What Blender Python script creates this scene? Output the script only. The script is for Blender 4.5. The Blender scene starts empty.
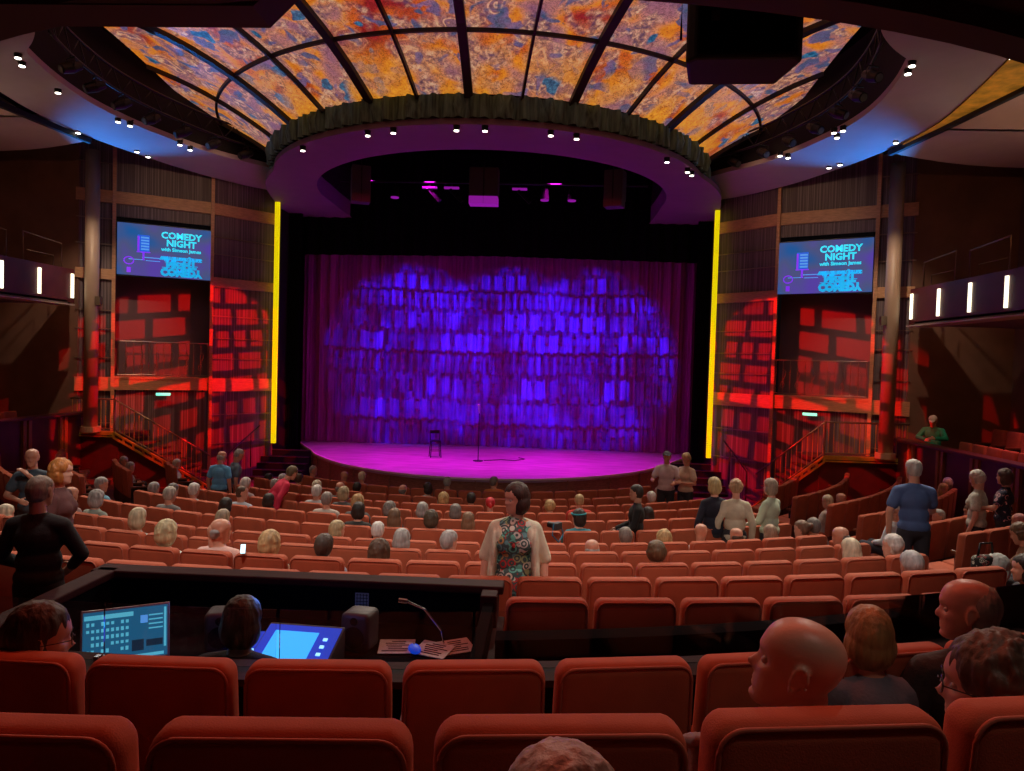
import bpy, bmesh, math, random
from mathutils import Vector, Matrix, noise
from math import sin, cos, pi, radians, atan2, sqrt, asin
random.seed(7)
SC = bpy.context.scene
COL = SC.collection

# ------------------------------------------------------------------ camera
CX, YAW, PIT, ROL, FPX, CZ = 1.6627, 0.0448, 0.0318, 0.0287, 723.0, 3.9
def ray(px, py):
    u2 = (px-512)/FPX; v2 = (385.5-py)/FPX
    c, s = cos(ROL), sin(ROL); u = u2*c-v2*s; v = u2*s+v2*c
    c, s = cos(PIT), sin(PIT); d = c+v*s; z = -s+v*c
    c, s = cos(YAW), sin(YAW)
    return Vector((u*c-d*s, u*s+d*c, z))
EYE = Vector((CX, 0, CZ))
def atd(px, py, d): return EYE + ray(px, py)*d
def atz(px, py, z): r = ray(px, py); return EYE + r*((z-CZ)/r.z)
def atR(px, py, R, yc=21.6):
    r = ray(px, py); a = r.x**2+r.y**2; b = 2*(EYE.x*r.x+(EYE.y-yc)*r.y); c = EYE.x**2+(EYE.y-yc)**2-R*R
    q = b*b-4*a*c
    t = (-b-sqrt(q))/(2*a) if q > 0 else -b/(2*a)
    return EYE + r*t
def proj(P):
    x, y, z = P[0]-CX, P[1], P[2]-CZ
    c, s = cos(YAW), sin(YAW); xc = x*c+y*s; d = -x*s+y*c
    c, s = cos(PIT), sin(PIT); d2 = d*c-z*s; zc = z*c+d*s
    if d2 < .05: return (-9999, -9999, d2)
    u = xc/d2; v = zc/d2; c, s = cos(ROL), sin(ROL)
    return (512+FPX*(u*c+v*s), 385.5-FPX*(-u*s+v*c), d2)
cam = bpy.data.cameras.new('camera'); camo = bpy.data.objects.new('camera', cam); COL.objects.link(camo)
F0 = ray(512, 385.5); RT = ray(512+FPX, 385.5)-F0; UP = ray(512, 385.5-FPX)-F0
camo.matrix_world = Matrix(((RT.x, UP.x, -F0.x, EYE.x), (RT.y, UP.y, -F0.y, EYE.y), (RT.z, UP.z, -F0.z, EYE.z), (0, 0, 0, 1)))
cam.sensor_width = 36; cam.lens = 36*FPX/1024; cam.clip_start = .05; cam.clip_end = 200
SC.camera = camo

# ------------------------------------------------------------------ world, exposure
w = bpy.data.worlds.new('world'); SC.world = w; w.use_nodes = True
w.node_tree.nodes['Background'].inputs[0].default_value = (.5, .35, .4, 1)
w.node_tree.nodes['Background'].inputs[1].default_value = .004
vs = SC.view_settings
vs.view_transform = 'Standard'; vs.look = 'None'; vs.gamma = 1; vs.use_curve_mapping = False; vs.exposure = 0.0

# ------------------------------------------------------------------ lights
def spot(name, loc, tgt, color, energy, angle, blend=.6, radius=.12, parent=None):
    l = bpy.data.lights.new(name, 'SPOT'); l.color = color; l.energy = energy; l.spot_size = radians(angle)
    l.spot_blend = blend; l.shadow_soft_size = radius
    o = bpy.data.objects.new(name, l); COL.objects.link(o); o.location = loc
    d = Vector(tgt)-Vector(loc); o.rotation_euler = d.to_track_quat('-Z', 'Y').to_euler()
    return o
def point(name, loc, color, energy, radius=.1):
    l = bpy.data.lights.new(name, 'POINT'); l.color = color; l.energy = energy; l.shadow_soft_size = radius
    o = bpy.data.objects.new(name, l); COL.objects.link(o); o.location = loc; return o
def area(name, loc, tgt, color, energy, sx, sy):
    l = bpy.data.lights.new(name, 'AREA'); l.shape = 'RECTANGLE'; l.size = sx; l.size_y = sy; l.color = color; l.energy = energy
    o = bpy.data.objects.new(name, l); COL.objects.link(o); o.location = loc
    o.rotation_euler = (Vector(tgt)-Vector(loc)).to_track_quat('-Z', 'Y').to_euler(); return o
def gobo(o, kind, scale, seed):
    """a patterned glass slide in the lantern: brick-like openings"""
    l = o.data; l.use_nodes = True; nt = l.node_tree; N = nt.nodes; L = nt.links
    em = N['Emission']
    tc = N.new('ShaderNodeTexCoord'); sp = N.new('ShaderNodeSeparateXYZ'); L.new(tc.outputs['Normal'], sp.inputs[0])
    dx = N.new('ShaderNodeMath'); dx.operation = 'DIVIDE'; L.new(sp.outputs[0], dx.inputs[0]); L.new(sp.outputs[2], dx.inputs[1])
    dy = N.new('ShaderNodeMath'); dy.operation = 'DIVIDE'; L.new(sp.outputs[1], dy.inputs[0]); L.new(sp.outputs[2], dy.inputs[1])
    cb = N.new('ShaderNodeCombineXYZ'); L.new(dx.outputs[0], cb.inputs[0]); L.new(dy.outputs[0], cb.inputs[1]); cb.inputs[2].default_value = seed
    nz = N.new('ShaderNodeTexNoise'); nz.inputs['Scale'].default_value = scale*.35; nz.inputs['Detail'].default_value = 0
    L.new(cb.outputs[0], nz.inputs['Vector'])
    sb = N.new('ShaderNodeVectorMath'); sb.operation = 'SUBTRACT'; L.new(nz.outputs['Color'], sb.inputs[0]); sb.inputs[1].default_value = (.5, .5, .5)
    ms = N.new('ShaderNodeVectorMath'); ms.operation = 'SCALE'; ms.inputs['Scale'].default_value = .22/scale; L.new(sb.outputs[0], ms.inputs[0])
    ad = N.new('ShaderNodeVectorMath'); ad.operation = 'ADD'; L.new(cb.outputs[0], ad.inputs[0]); L.new(ms.outputs[0], ad.inputs[1])
    def brick(sc, off, w_, h_, mort, bias, sq=.7):
        b = N.new('ShaderNodeTexBrick'); b.offset = off; b.squash = sq; b.squash_frequency = 3
        b.inputs['Color1'].default_value = (0, 0, 0, 1); b.inputs['Color2'].default_value = (1, 1, 1, 1); b.inputs['Mortar'].default_value = (0, 0, 0, 1)
        b.inputs['Scale'].default_value = sc; b.inputs['Brick Width'].default_value = w_; b.inputs['Row Height'].default_value = h_
        b.inputs['Mortar Size'].default_value = mort; b.inputs['Mortar Smooth'].default_value = .35; b.inputs['Bias'].default_value = bias
        L.new(ad.outputs[0], b.inputs['Vector']); return b
    if kind == 'red':
        b1 = brick(scale, .37, .50, .36, .065, .15, .62)
        rp = N.new('ShaderNodeValToRGB'); L.new(b1.outputs['Color'], rp.inputs[0])
        rp.color_ramp.elements[0].position = .13; rp.color_ramp.elements[0].color = (.05, .05, .05, 1)
        rp.color_ramp.elements[1].position = .24; rp.color_ramp.elements[1].color = (1, 1, 1, 1)
        L.new(rp.outputs[0], em.inputs['Strength'])
    else:
        b1 = brick(scale*.9, .43, .34, .50, .065, .12, .6); b2 = brick(scale*1.9, .3, .5, .45, .07, .1)
        mx = N.new('ShaderNodeMath'); mx.operation = 'MAXIMUM'; L.new(b1.outputs['Color'], mx.inputs[0])
        m2 = N.new('ShaderNodeMath'); m2.operation = 'MULTIPLY'; L.new(b2.outputs['Color'], m2.inputs[0]); m2.inputs[1].default_value = .45
        L.new(m2.outputs[0], mx.inputs[1])
        n2 = N.new('ShaderNodeTexNoise'); n2.inputs['Scale'].default_value = 7; L.new(cb.outputs[0], n2.inputs['Vector'])
        r2 = N.new('ShaderNodeMapRange'); L.new(n2.outputs[0], r2.inputs[0]); r2.inputs[1].default_value = .36; r2.inputs[2].default_value = .66
        r2.inputs[3].default_value = .22; r2.inputs[4].default_value = 1.6
        mm = N.new('ShaderNodeMath'); mm.operation = 'MULTIPLY'; L.new(mx.outputs[0], mm.inputs[0]); L.new(r2.outputs[0], mm.inputs[1])
        L.new(mm.outputs[0], em.inputs['Strength'])
    return o
WARM = (1, .84, .66)
# house light: spots in the ceiling rim pointing down at the seats
for (x, y, tx, ty, e) in [(-3.6, 15.7, -3.2, 11, 620), (-1.2, 14.7, -1.2, 8.6, 760), (1.2, 14.7, 1.4, 8.6, 760), (3.6, 15.7, 3.2, 11, 620),
                       (-7.4, 14.5, -6, 10, 480), (7.4, 14.5, 6, 10, 700), (-7.3, 12.3, -3.6, 7.4, 480), (7.3, 12.3, 3.8, 7.2, 620),
                       (-6.6, 17.6, -5.5, 14.5, 300), (6.6, 17.6, 5.5, 14.5, 360), (8.9, 12.5, 8, 9, 300), (-8.9, 12.5, -8, 10, 250)]:
    spot('house_spot', (x, y, 8.5), (tx, ty, 1.4), WARM, e*1.2, 72, .9, .16)
spot('balcony_spot', (-1.5, 4.9, 6.4), (-1.5, 7.5, 1.9), (1, .95, .86), 390, 95, .9, .12)
spot('balcony_spot', (3.6, 4.9, 6.4), (3.4, 7.5, 1.9), (1, .95, .86), 300, 95, .9, .12)
# under-balcony glow on the last rows
area('under_balcony_strip', (1.2, 3.7, 6.3), (1.2, 2.3, 2.6), (1, .14, .07), 62, 6, .3)
area('under_balcony_strip', (1.8, .2, 6.3), (1.8, 1.3, 3.0), (1, .40, .30), 1.2, 5, .3)
spot('under_balcony_fill', (3.3, .9, 6.4), (2.5, 1.8, 3.2), (1, .80, .68), 40, 40, .9, .1)  # added fill for the heads at right, not a known fixture
spot('front_fill_spot', (1.8, 1.6, 6.4), (1.5, 7.2, 2.2), (1, .95, .86), 110, 44, .9, .12)
# stage
for x in (-4.2, -2.1, 0, 2.1, 4.2):
    spot('stage_wash', (x*.85, 20.4, 9.2), (x*.98, 21.2, .95), (1, .012, .84), 1300, 55, .7, .15)
spot('curtain_red_wash', (-3, 16.9, 8.45), (-3, 24.6, 3.0), (1, .02, .07), 95, 70, .8, .15)
spot('curtain_red_wash', (3, 16.9, 8.45), (3, 24.6, 3.0), (1, .02, .07), 95, 70, .8, .15)
for (x, tx, sd) in ((-5.0, -2.6, 1.3), (0.0, .3, 4.1), (5.0, 2.7, 7.7)):
    gobo(spot('curtain_gobo', (x*.55, 15.4, 8.42), (tx*1.15, 24.7, 4.35), (.035, .035, 1), 10500, 34, .4, .008), 'blue', 8.4, sd)
for s in (-1, 1):
    gobo(spot('tower_gobo', (s*-1.2, 15.1, 8.42), (s*8.35, 20.4, 2.6), (1, .006, .004), 9500, 32, .10, .012), 'red', 6.6, 2.2*s)
    spot('rim_uplight', (s*10.45, 18.1, 6.6), (s*8.3, 16.9, 8.95), (.02, .26, 1), 760, 60, .9, .05)
    spot('rim_warm_uplight', (s*10.2, 13.4, 6.3), (s*8.9, 12.6, 8.9), (1, .80, .56), 40, 110, .9, .05)
    point('rear_box_lamp', (s*12.2, 13, 4.7), (1, .45, .12), 22, .1)
    point('upper_balcony_lamp', (s*12.0, 13.4, 8.5), (1, .42, .16), 26, .1)
    spot('box_seat_wash', (s*11.2, 15.4, 5.0), (s*11.9, 14.6, 2), (1, .26, .32), 210, 100, .8, .1)
    spot('stair_spot', (s*7.0, 16.5, 8.4), (s*9.6, 18.9, 1.6), (1, .72, .3), 260, 28, .8, .1)
    spot('petal_wash', (s*11.8, 14.0, 6.3), (s*11, 14.5, 8.9), (1, .62, .42), 60, 120, .9, .1)
for x in (-3.2, 0, 3.2):
    spot('soffit_fill', (x, 19.6, 1.05), (x*1.1, 16.6, 8.6), (.62, .03, .8), 16, 62, .9, .1)  # added violet fill on top of the stage bounce on the soffit
for s in (-1, 1):
    spot('column_fill', (s*8.6, 15.9, 8.8), (s*10.25, 18.5, 5.2), (1, .74, .5), 420, 50, .8, .06)  # warm light added to brighten the beige columns
for s in (-1, 1): spot('tower_fill', (s*4.6, 14.6, 8.45), (s*8.8, 20.4, 8.3), (1, .62, .34), 260, 34, .9, .08)  # added warm fill that brings out the tower wood bands
spot('box_fill', (8.6, 12.6, 8.5), (11.2, 17.2, 2.2), WARM, 130, 16, .8, .06)  # extra light put in so the green shirt in the box shows
point('booth_glow', (.35, 3.55, 2.75), (.08, .25, 1), 1.8, .06)

# ------------------------------------------------------------------ materials
def mat(name, base=(.5, .5, .5), rough=.6, metal=0, emit=None, es=0, var=0, vscale=8, bump=0, bscale=60, sheen=0, spec=None, alpha=None, stretch=None):
    m = bpy.data.materials.new(name); m.use_nodes = True; nt = m.node_tree; N = nt.nodes; L = nt.links
    b = N['Principled BSDF']; b.inputs['Base Color'].default_value = (*base, 1); b.inputs['Roughness'].default_value = rough
    b.inputs['Metallic'].default_value = metal
    if spec is not None: b.inputs['Specular IOR Level'].default_value = spec
    if sheen: b.inputs['Sheen Weight'].default_value = sheen; b.inputs['Sheen Roughness'].default_value = .4; b.inputs['Sheen Tint'].default_value = (*[min(1, c*2.5+.1) for c in base], 1)
    if emit: b.inputs['Emission Color'].default_value = (*emit, 1); b.inputs['Emission Strength'].default_value = es
    if var or bump:
        tc = N.new('ShaderNodeTexCoord'); mp = N.new('ShaderNodeMapping'); L.new(tc.outputs['Object'], mp.inputs[0])
        if stretch: mp.inputs['Scale'].default_value = stretch
    if var:
        n = N.new('ShaderNodeTexNoise'); n.inputs['Scale'].default_value = vscale; n.inputs['Detail'].default_value = 4; L.new(mp.outputs[0], n.inputs['Vector'])
        r = N.new('ShaderNodeValToRGB'); L.new(n.outputs[0], r.inputs[0])
        r.color_ramp.elements[0].position = .3; r.color_ramp.elements[0].color = (*[c*(1-var) for c in base], 1)
        r.color_ramp.elements[1].position = .7; r.color_ramp.elements[1].color = (*[min(1, c*(1+var)) for c in base], 1)
        L.new(r.outputs[0], b.inputs['Base Color'])
    if bump:
        n = N.new('ShaderNodeTexNoise'); n.inputs['Scale'].default_value = bscale; n.inputs['Detail'].default_value = 3; L.new(mp.outputs[0], n.inputs['Vector'])
        bp = N.new('ShaderNodeBump'); bp.inputs['Strength'].default_value = bump; bp.inputs['Distance'].default_value = .01
        L.new(n.outputs[0], bp.inputs['Height']); L.new(bp.outputs[0], b.inputs['Normal'])
    return m
M = {}
M['velvet'] = mat('seat_velvet', (.45, .098, .043), .8, var=.16, vscale=5, sheen=.08, bump=.15, bscale=240)
M['shell'] = mat('seat_back_panel', (.10, .018, .014), .7, var=.2, vscale=9)
M['armwood'] = mat('arm_wood', (.16, .05, .02), .4, var=.25, vscale=14, stretch=(1, 6, 1))
M['seatmetal'] = mat('seat_metal', (.03, .02, .02), .45, metal=.5)
M['carpet'] = mat('carpet', (.10, .02, .02), .95, var=.5, vscale=6, bump=.3, bscale=150)
M['black'] = mat('black_paint', (.006, .006, .007), .6)
M['blackcloth'] = mat('black_drape', (.004, .004, .008), .95, var=.4, vscale=3, stretch=(8, 1, .3), spec=.1)
M['metalblk'] = mat('black_metal', (.02, .02, .022), .4, metal=.6)
M['maroon'] = mat('maroon_panel', (.11, .016, .02), .5, var=.2, vscale=3)
M['pilaster'] = mat('orange_wood', (.34, .11, .03), .45, var=.2, vscale=10, stretch=(4, 4, .5))
M['band'] = mat('light_wood_band', (.52, .27, .13), .5, var=.2, vscale=6, stretch=(1, 1, 6))
M['brass'] = mat('yellow_stair_metal', (.60, .36, .05), .4, metal=.3, var=.15)
M['rail'] = mat('rail_metal', (.30, .22, .16), .35, metal=.8)
M['column'] = mat('column_paint', (.40, .28, .20), .45, var=.06, vscale=2)
M['wallbrown'] = mat('brown_wall', (.20, .10, .07), .7, var=.15, vscale=1.5)
M['plate'] = mat('ceiling_rim_plaster', (.42, .36, .34), .7, var=.04, vscale=2)
M['petal'] = mat('ceiling_petal_plaster', (.50, .40, .32), .7, var=.05, vscale=2)
M['soffit'] = mat('soffit_plaster', (.26, .17, .25), .7, var=.05, vscale=2)
M['ribs'] = mat('dome_rib', (.012, .008, .01), .5)
M['yellow'] = mat('yellow_light_tube', (.6, .5, 0), .5, emit=(.78, .62, .0), es=.95)
M['whitelamp'] = mat('lamp_glow', (1, 1, 1), .5, emit=(1, .93, .78), es=7)
M['striplamp'] = mat('strip_glow', (1, 1, .9), .5, emit=(1, .93, .66), es=2.2)
M['exit'] = mat('exit_glow', (.2, 1, .8), .5, emit=(.2, .95, .66), es=1.3)
M['stagefascia'] = mat('stage_front_wood', (.36, .15, .10), .4, var=.3, vscale=8, stretch=(1, 1, 6))
M['lip'] = mat('stage_lip_metal', (.95, .80, .85), .5)
M['booth'] = mat('booth_wood', (.040, .014, .016), .6, var=.25, vscale=7, stretch=(1, 6, 6), spec=.06)
M['boothblk'] = mat('booth_black', (.007, .007, .009), .95, spec=.01)
M['glassm'] = None
M['greyplastic'] = mat('grey_plastic', (.045, .045, .05), .5)
M['silver'] = mat('laptop_silver', (.45, .45, .47), .35, metal=.5)
M['paper'] = mat('paper', (.62, .62, .58), .8, var=.1, vscale=60)
M['chrome'] = mat('chrome', (.6, .6, .6), .2, metal=1)
M['recess'] = mat('recess_panel', (.16, .10, .11), .7)
M['dark'] = mat('dark_void', (.008, .006, .007), .9)
M['beam'] = mat('balcony_edge', (.045, .022, .022), .6)
M['under'] = mat('balcony_underside', (.16, .10, .09), .8)
def glassmat():
    m = bpy.data.materials.new('clear_glass'); m.use_nodes = True; N = m.node_tree.nodes; L = m.node_tree.links
    for n in list(N): N.remove(n)
    o = N.new('ShaderNodeOutputMaterial'); mx = N.new('ShaderNodeMixShader'); t = N.new('ShaderNodeBsdfTransparent'); g = N.new('ShaderNodeBsdfGlossy')
    g.inputs['Roughness'].default_value = .02; t.inputs[0].default_value = (.93, .96, .97, 1)
    lw = N.new('ShaderNodeFresnel'); lw.inputs[0].default_value = 1.35
    L.new(lw.outputs[0], mx.inputs[0]); L.new(t.outputs[0], mx.inputs[1]); L.new(g.outputs[0], mx.inputs[2]); L.new(mx.outputs[0], o.inputs[0])
    return m
M['glassm'] = glassmat()
def meshwall():
    m = mat('tower_mesh_cladding', (.05, .035, .04), .55)
    nt = m.node_tree; N = nt.nodes; L = nt.links; b = N['Principled BSDF']
    tc = N.new('ShaderNodeTexCoord'); mp = N.new('ShaderNodeMapping'); mp.inputs['Scale'].default_value = (26, 1, .25); L.new(tc.outputs['Object'], mp.inputs[0])
    n = N.new('ShaderNodeTexNoise'); n.inputs['Scale'].default_value = 1; n.inputs['Detail'].default_value = 2; L.new(mp.outputs[0], n.inputs['Vector'])
    r = N.new('ShaderNodeValToRGB'); L.new(n.outputs[0], r.inputs[0])
    r.color_ramp.elements[0].position = .45; r.color_ramp.elements[0].color = (.10, .065, .07, 1)
    r.color_ramp.elements[1].position = .68; r.color_ramp.elements[1].color = (.24, .18, .19, 1)
    L.new(r.outputs[0], b.inputs['Base Color']); return m
M['mesh'] = meshwall()
M['curtain'] = mat('velvet_curtain', (.40, .045, .42), .9, var=.25, vscale=3, stretch=(5, 5, .2), sheen=.2)
def stagefloor():
    m = mat('stage_floor', (.55, .35, .55), .42, var=.25, vscale=1.4, stretch=(1, 3.5, 1)); return m
M['stage'] = stagefloor()
def glasspanel(i):
    """painted, backlit glass of the ceiling: swirling orange, mauve and blue"""
    m = bpy.data.materials.new('painted_glass'); m.use_nodes = True; nt = m.node_tree; N = nt.nodes; L = nt.links; b = N['Principled BSDF']
    b.inputs['Roughness'].default_value = .35
    tc = N.new('ShaderNodeTexCoord'); 
    def ramp(src, pts):
        r = N.new('ShaderNodeValToRGB'); L.new(src, r.inputs[0]); e = r.color_ramp.elements
        while len(e) < len(pts): e.new(.5)
        for k, (p, c) in enumerate(pts): e[k].position = p; e[k].color = (*c, 1)
        return r.outputs[0]
    def nz(sc, det, dist=0, vec=None):
        n = N.new('ShaderNodeTexNoise'); n.inputs['Scale'].default_value = sc; n.inputs['Detail'].default_value = det; n.inputs['Distortion'].default_value = dist
        L.new(vec or tc.outputs['Object'], n.inputs['Vector']); return n.outputs[0]
    def mix(a, b_, f, t='MIX'):
        x = N.new('ShaderNodeMix'); x.data_type = 'RGBA'; x.blend_type = t
        if isinstance(f, float): x.inputs[0].default_value = f
        else: L.new(f, x.inputs[0])
        L.new(a, x.inputs[6]); L.new(b_, x.inputs[7]); return x.outputs[2]
    big = ramp(nz(.62, 1.5, 1.2), [(.30, (.34, .02, .02)), (.42, (.62, .12, .02)), (.50, (.85, .28, .02)), (.58, (.50, .20, .16)), (.70, (.26, .11, .20))])
    fl = N.new('ShaderNodeTexVoronoi'); fl.inputs['Scale'].default_value = .95; fl.feature = 'F1'
    wp = N.new('ShaderNodeTexNoise'); wp.inputs['Scale'].default_value = 1.6; L.new(tc.outputs['Object'], wp.inputs['Vector'])
    va = N.new('ShaderNodeVectorMath'); va.operation = 'ADD'; L.new(tc.outputs['Object'], va.inputs[0]); L.new(wp.outputs['Color'], va.inputs[1]); L.new(va.outputs[0], fl.inputs['Vector'])
    # flower rings around the cell centres
    sn = N.new('ShaderNodeMath'); sn.operation = 'SINE'; ml = N.new('ShaderNodeMath'); ml.operation = 'MULTIPLY'; ml.inputs[1].default_value = 46
    L.new(fl.outputs['Distance'], ml.inputs[0]); L.new(ml.outputs[0], sn.inputs[0])
    sp = nz(9, 3, .6)
    rings = ramp(sn.outputs[0], [(.0, (.26, .12, .16)), (.6, (.55, .26, .18)), (1, (.80, .48, .30))])
    blue = ramp(nz(2.6, 3, .8), [(.35, (.02, .10, .20)), (.6, (.14, .11, .26)), (.8, (.42, .2, .32))])
    speck = ramp(sp, [(.38, (.10, .06, .12)), (.52, (.50, .24, .16)), (.64, (.78, .50, .32))])
    f1 = ramp(fl.outputs['Distance'], [(.12, (1, 1, 1)), (.42, (0, 0, 0))])
    f2 = ramp(nz(1.7, 2, .5), [(.46, (0, 0, 0)), (.58, (.85, .85, .85))])
    f3 = ramp(nz(2.1, 2, .5), [(.58, (0, 0, 0)), (.62, (.9, .9, .9))])
    c = mix(big, speck, f2); c = mix(c, rings, f1); c = mix(c, blue, f3)
    v2 = N.new('ShaderNodeTexVoronoi'); v2.inputs['Scale'].default_value = 1.7; L.new(va.outputs[0], v2.inputs['Vector'])
    sc_ = N.new('ShaderNodeSeparateColor'); L.new(v2.outputs['Color'], sc_.inputs[0])
    on = ramp(sc_.outputs[0], [(.66, (0, 0, 0)), (.68, (1, 1, 1))]); disc = ramp(v2.outputs['Distance'], [(.30, (1, 1, 1)), (.36, (0, 0, 0))])
    od = N.new('ShaderNodeMath'); od.operation = 'MULTIPLY'; L.new(on, od.inputs[0]); L.new(disc, od.inputs[1])
    c = mix(c, ramp(nz(12, 2), [(.4, (.01, .09, .20)), (.65, (.05, .22, .38))]), od.outputs[0])
    tex = ramp(nz(20, 5, 1.5), [(.36, (.42, .34, .36)), (.58, (1, 1, 1))])
    ds = N.new('ShaderNodeVectorMath'); ds.operation = 'DISTANCE'; L.new(tc.outputs['Object'], ds.inputs[0]); ds.inputs[1].default_value = (0, 20.9, 9.3)
    mr = N.new('ShaderNodeMapRange'); L.new(ds.outputs['Value'], mr.inputs[0]); mr.inputs[1].default_value = 7.9; mr.inputs[2].default_value = 6.5
    sm_ = N.new('ShaderNodeMath'); sm_.operation = 'MULTIPLY'; L.new(mr.outputs[0], sm_.inputs[0]); L.new(ramp(nz(1.1, 1, .3), [(.46, (.05, .05, .05)), (.58, (1, 1, 1))]), sm_.inputs[1])
    orange = ramp(nz(5, 3, 1), [(.3, (.62, .20, .02)), (.6, (.92, .36, .03))])
    c = mix(c, orange, sm_.outputs[0])
    c = mix(c, tex, .85, 'MULTIPLY')
    L.new(c, b.inputs['Base Color']); L.new(c, b.inputs['Emission Color']); b.inputs['Emission Strength'].default_value = .78
    return m
M['dome'] = glasspanel(0)
M['amberglass'] = mat('amber_glass', (.5, .25, .03), .4, emit=(.60, .24, .015), es=.20, var=.8, vscale=3)

# ------------------------------------------------------------------ helpers
class MB:
    def __init__(s): s.v = []; s.f = []
    def add(s, vs_, fs): o = len(s.v); s.v += [tuple(p) for p in vs_]; s.f += [tuple(i+o for i in f) for f in fs]; return s
    def box(s, c, d, rz=0, mtx=None):
        x, y, z = d[0]/2, d[1]/2, d[2]/2
        P = [Vector((a*x, b*y, e*z)) for a in (-1, 1) for b in (-1, 1) for e in (-1, 1)]
        R_ = mtx if mtx else Matrix.Rotation(rz, 3, 'Z')
        return s.add([R_ @ p + Vector(c) for p in P], [(0, 1, 3, 2), (4, 6, 7, 5), (0, 4, 5, 1), (2, 3, 7, 6), (0, 2, 6, 4), (1, 5, 7, 3)])
    def bar(s, a, b, w_, h_=None, up=(0, 0, 1)):
        a = Vector(a); b = Vector(b); d = b-a; L_ = d.length
        if L_ < 1e-6: return s
        y = d.normalized(); u = Vector(up); x = y.cross(u)
        if x.length < 1e-3: x = y.cross(Vector((1, 0, 0)))
        x.normalize(); z = x.cross(y); m = Matrix((x, y, z)).transposed()
        return s.box((a+b)/2, (w_, L_, h_ or w_), mtx=m)
    def tube(s, pts, r, n=8, cap=True):
        pts = [Vector(p) for p in pts]; rs = r if isinstance(r, (list, tuple)) else [r]*len(pts); V = []; Fc = []
        up = Vector((0, 0, 1))
        for i, p in enumerate(pts):
            d = (pts[min(i+1, len(pts)-1)]-pts[max(i-1, 0)]).normalized()
            x = d.cross(up); x = x if x.length > 1e-2 else d.cross(Vector((1, 0, 0))); x.normalize(); y = d.cross(x)
            for k in range(n): a = 2*pi*k/n; V.append(p+x*cos(a)*rs[i]+y*sin(a)*rs[i])
        for i in range(len(pts)-1):
            for k in range(n): k2 = (k+1) % n; Fc.append((i*n+k, i*n+k2, (i+1)*n+k2, (i+1)*n+k))
        if cap: Fc += [tuple(range(n-1, -1, -1)), tuple((len(pts)-1)*n+k for k in range(n))]
        return s.add(V, Fc)
    def ell(s, c, r, R_=None, nu=14, nv=10):
        V = []; Fc = []; R_ = R_ or Matrix.Identity(3)
        V.append(Vector((0, 0, r[2])))
        for j in range(1, nv):
            t = pi*j/nv
            for i in range(nu): a = 2*pi*i/nu; V.append(Vector((r[0]*sin(t)*cos(a), r[1]*sin(t)*sin(a), r[2]*cos(t))))
        V.append(Vector((0, 0, -r[2])))
        for i in range(nu): Fc.append((0, 1+i, 1+(i+1) % nu))
        for j in range(nv-2):
            for i in range(nu): a = 1+j*nu+i; b = 1+j*nu+(i+1) % nu; Fc.append((a, a+nu, b+nu, b))
        e = len(V)-1; o = 1+(nv-2)*nu
        for i in range(nu): Fc.append((e, o+(i+1) % nu, o+i))
        return s.add([R_ @ v + Vector(c) for v in V], Fc)
    def cap(s, a, b, ra, rb, n=12):
        a = Vector(a); b = Vector(b); d = b-a
        if d.length < 1e-5: return s.ell(a, (ra, ra, ra))
        z = d.normalized(); x = z.cross(Vector((0, 1, 0))); x = x if x.length > .05 else z.cross(Vector((1, 0, 0))); x.normalize(); y = z.cross(x)
        prof = [(a-z*ra*cos(t), ra*sin(t)) for t in [.001, pi/6, pi/3, pi/2]] + [(b+z*rb*cos(t), rb*sin(t)) for t in [pi/2, pi/3, pi/6, .001]]
        V = [p+x*cos(2*pi*k/n)*r+y*sin(2*pi*k/n)*r for p, r in prof for k in range(n)]; Fc = []
        for i in range(7):
            for k in range(n): k2 = (k+1) % n; Fc.append((i*n+k, i*n+k2, (i+1)*n+k2, (i+1)*n+k))
        Fc += [tuple(range(n-1, -1, -1)), tuple(7*n+k for k in range(n))]
        return s.add(V, Fc)
    def prism(s, poly, z0, z1):
        n = len(poly); V = [(p[0], p[1], z0) for p in poly]+[(p[0], p[1], z1) for p in poly]
        Fc = [tuple(range(n-1, -1, -1)), tuple(range(n, 2*n))]+[(i, (i+1) % n, n+(i+1) % n, n+i) for i in range(n)]
        return s.add(V, Fc)
    def xf(s, m): s.v = [tuple(m @ Vector(p)) for p in s.v]; return s
    def mesh(s, name, m=None, smooth=False):
        me = bpy.data.meshes.new(name); me.from_pydata(s.v, [], s.f); me.validate()
        if m: me.materials.append(m)
        bm = bmesh.new(); bm.from_mesh(me); bmesh.ops.recalc_face_normals(bm, faces=bm.faces); bm.to_mesh(me); bm.free()
        if smooth: me.polygons.foreach_set('use_smooth', [True]*len(me.polygons))
        return me
    def obj(s, name, m, parent=None, smooth=False, bevel=0, seg=2):
        o = bpy.data.objects.new(name, s.mesh(name, m, smooth)); COL.objects.link(o)
        if parent: o.parent = parent
        if bevel:
            bake(o, lambda ob: setattr_mod(ob, 'BEVEL', width=bevel, segments=seg, limit_method='ANGLE'))
            if smooth or seg > 2: o.data.polygons.foreach_set('use_smooth', [True]*len(o.data.polygons))
        return o
def setattr_mod(ob, t, **k):
    md = ob.modifiers.new('m', t)
    for a, b in k.items(): setattr(md, a, b)
def bake(o, fn):
    fn(o); dg = bpy.context.evaluated_depsgraph_get(); dg.update()
    ev = o.evaluated_get(dg); me = bpy.data.meshes.new_from_object(ev); o.modifiers.clear(); old = o.data; o.data = me; me.name = old.name
    bpy.data.meshes.remove(old) if old.users == 0 else None
def tag(o, label=None, cat=None, group=None, kind=None):
    if label: o['label'] = label
    if cat: o['category'] = cat
    if group: o['group'] = group
    if kind: o['kind'] = kind
    return o
def struct(o, label=None):
    o['kind'] = 'structure'
    if label: o['label'] = label
    return o
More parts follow.
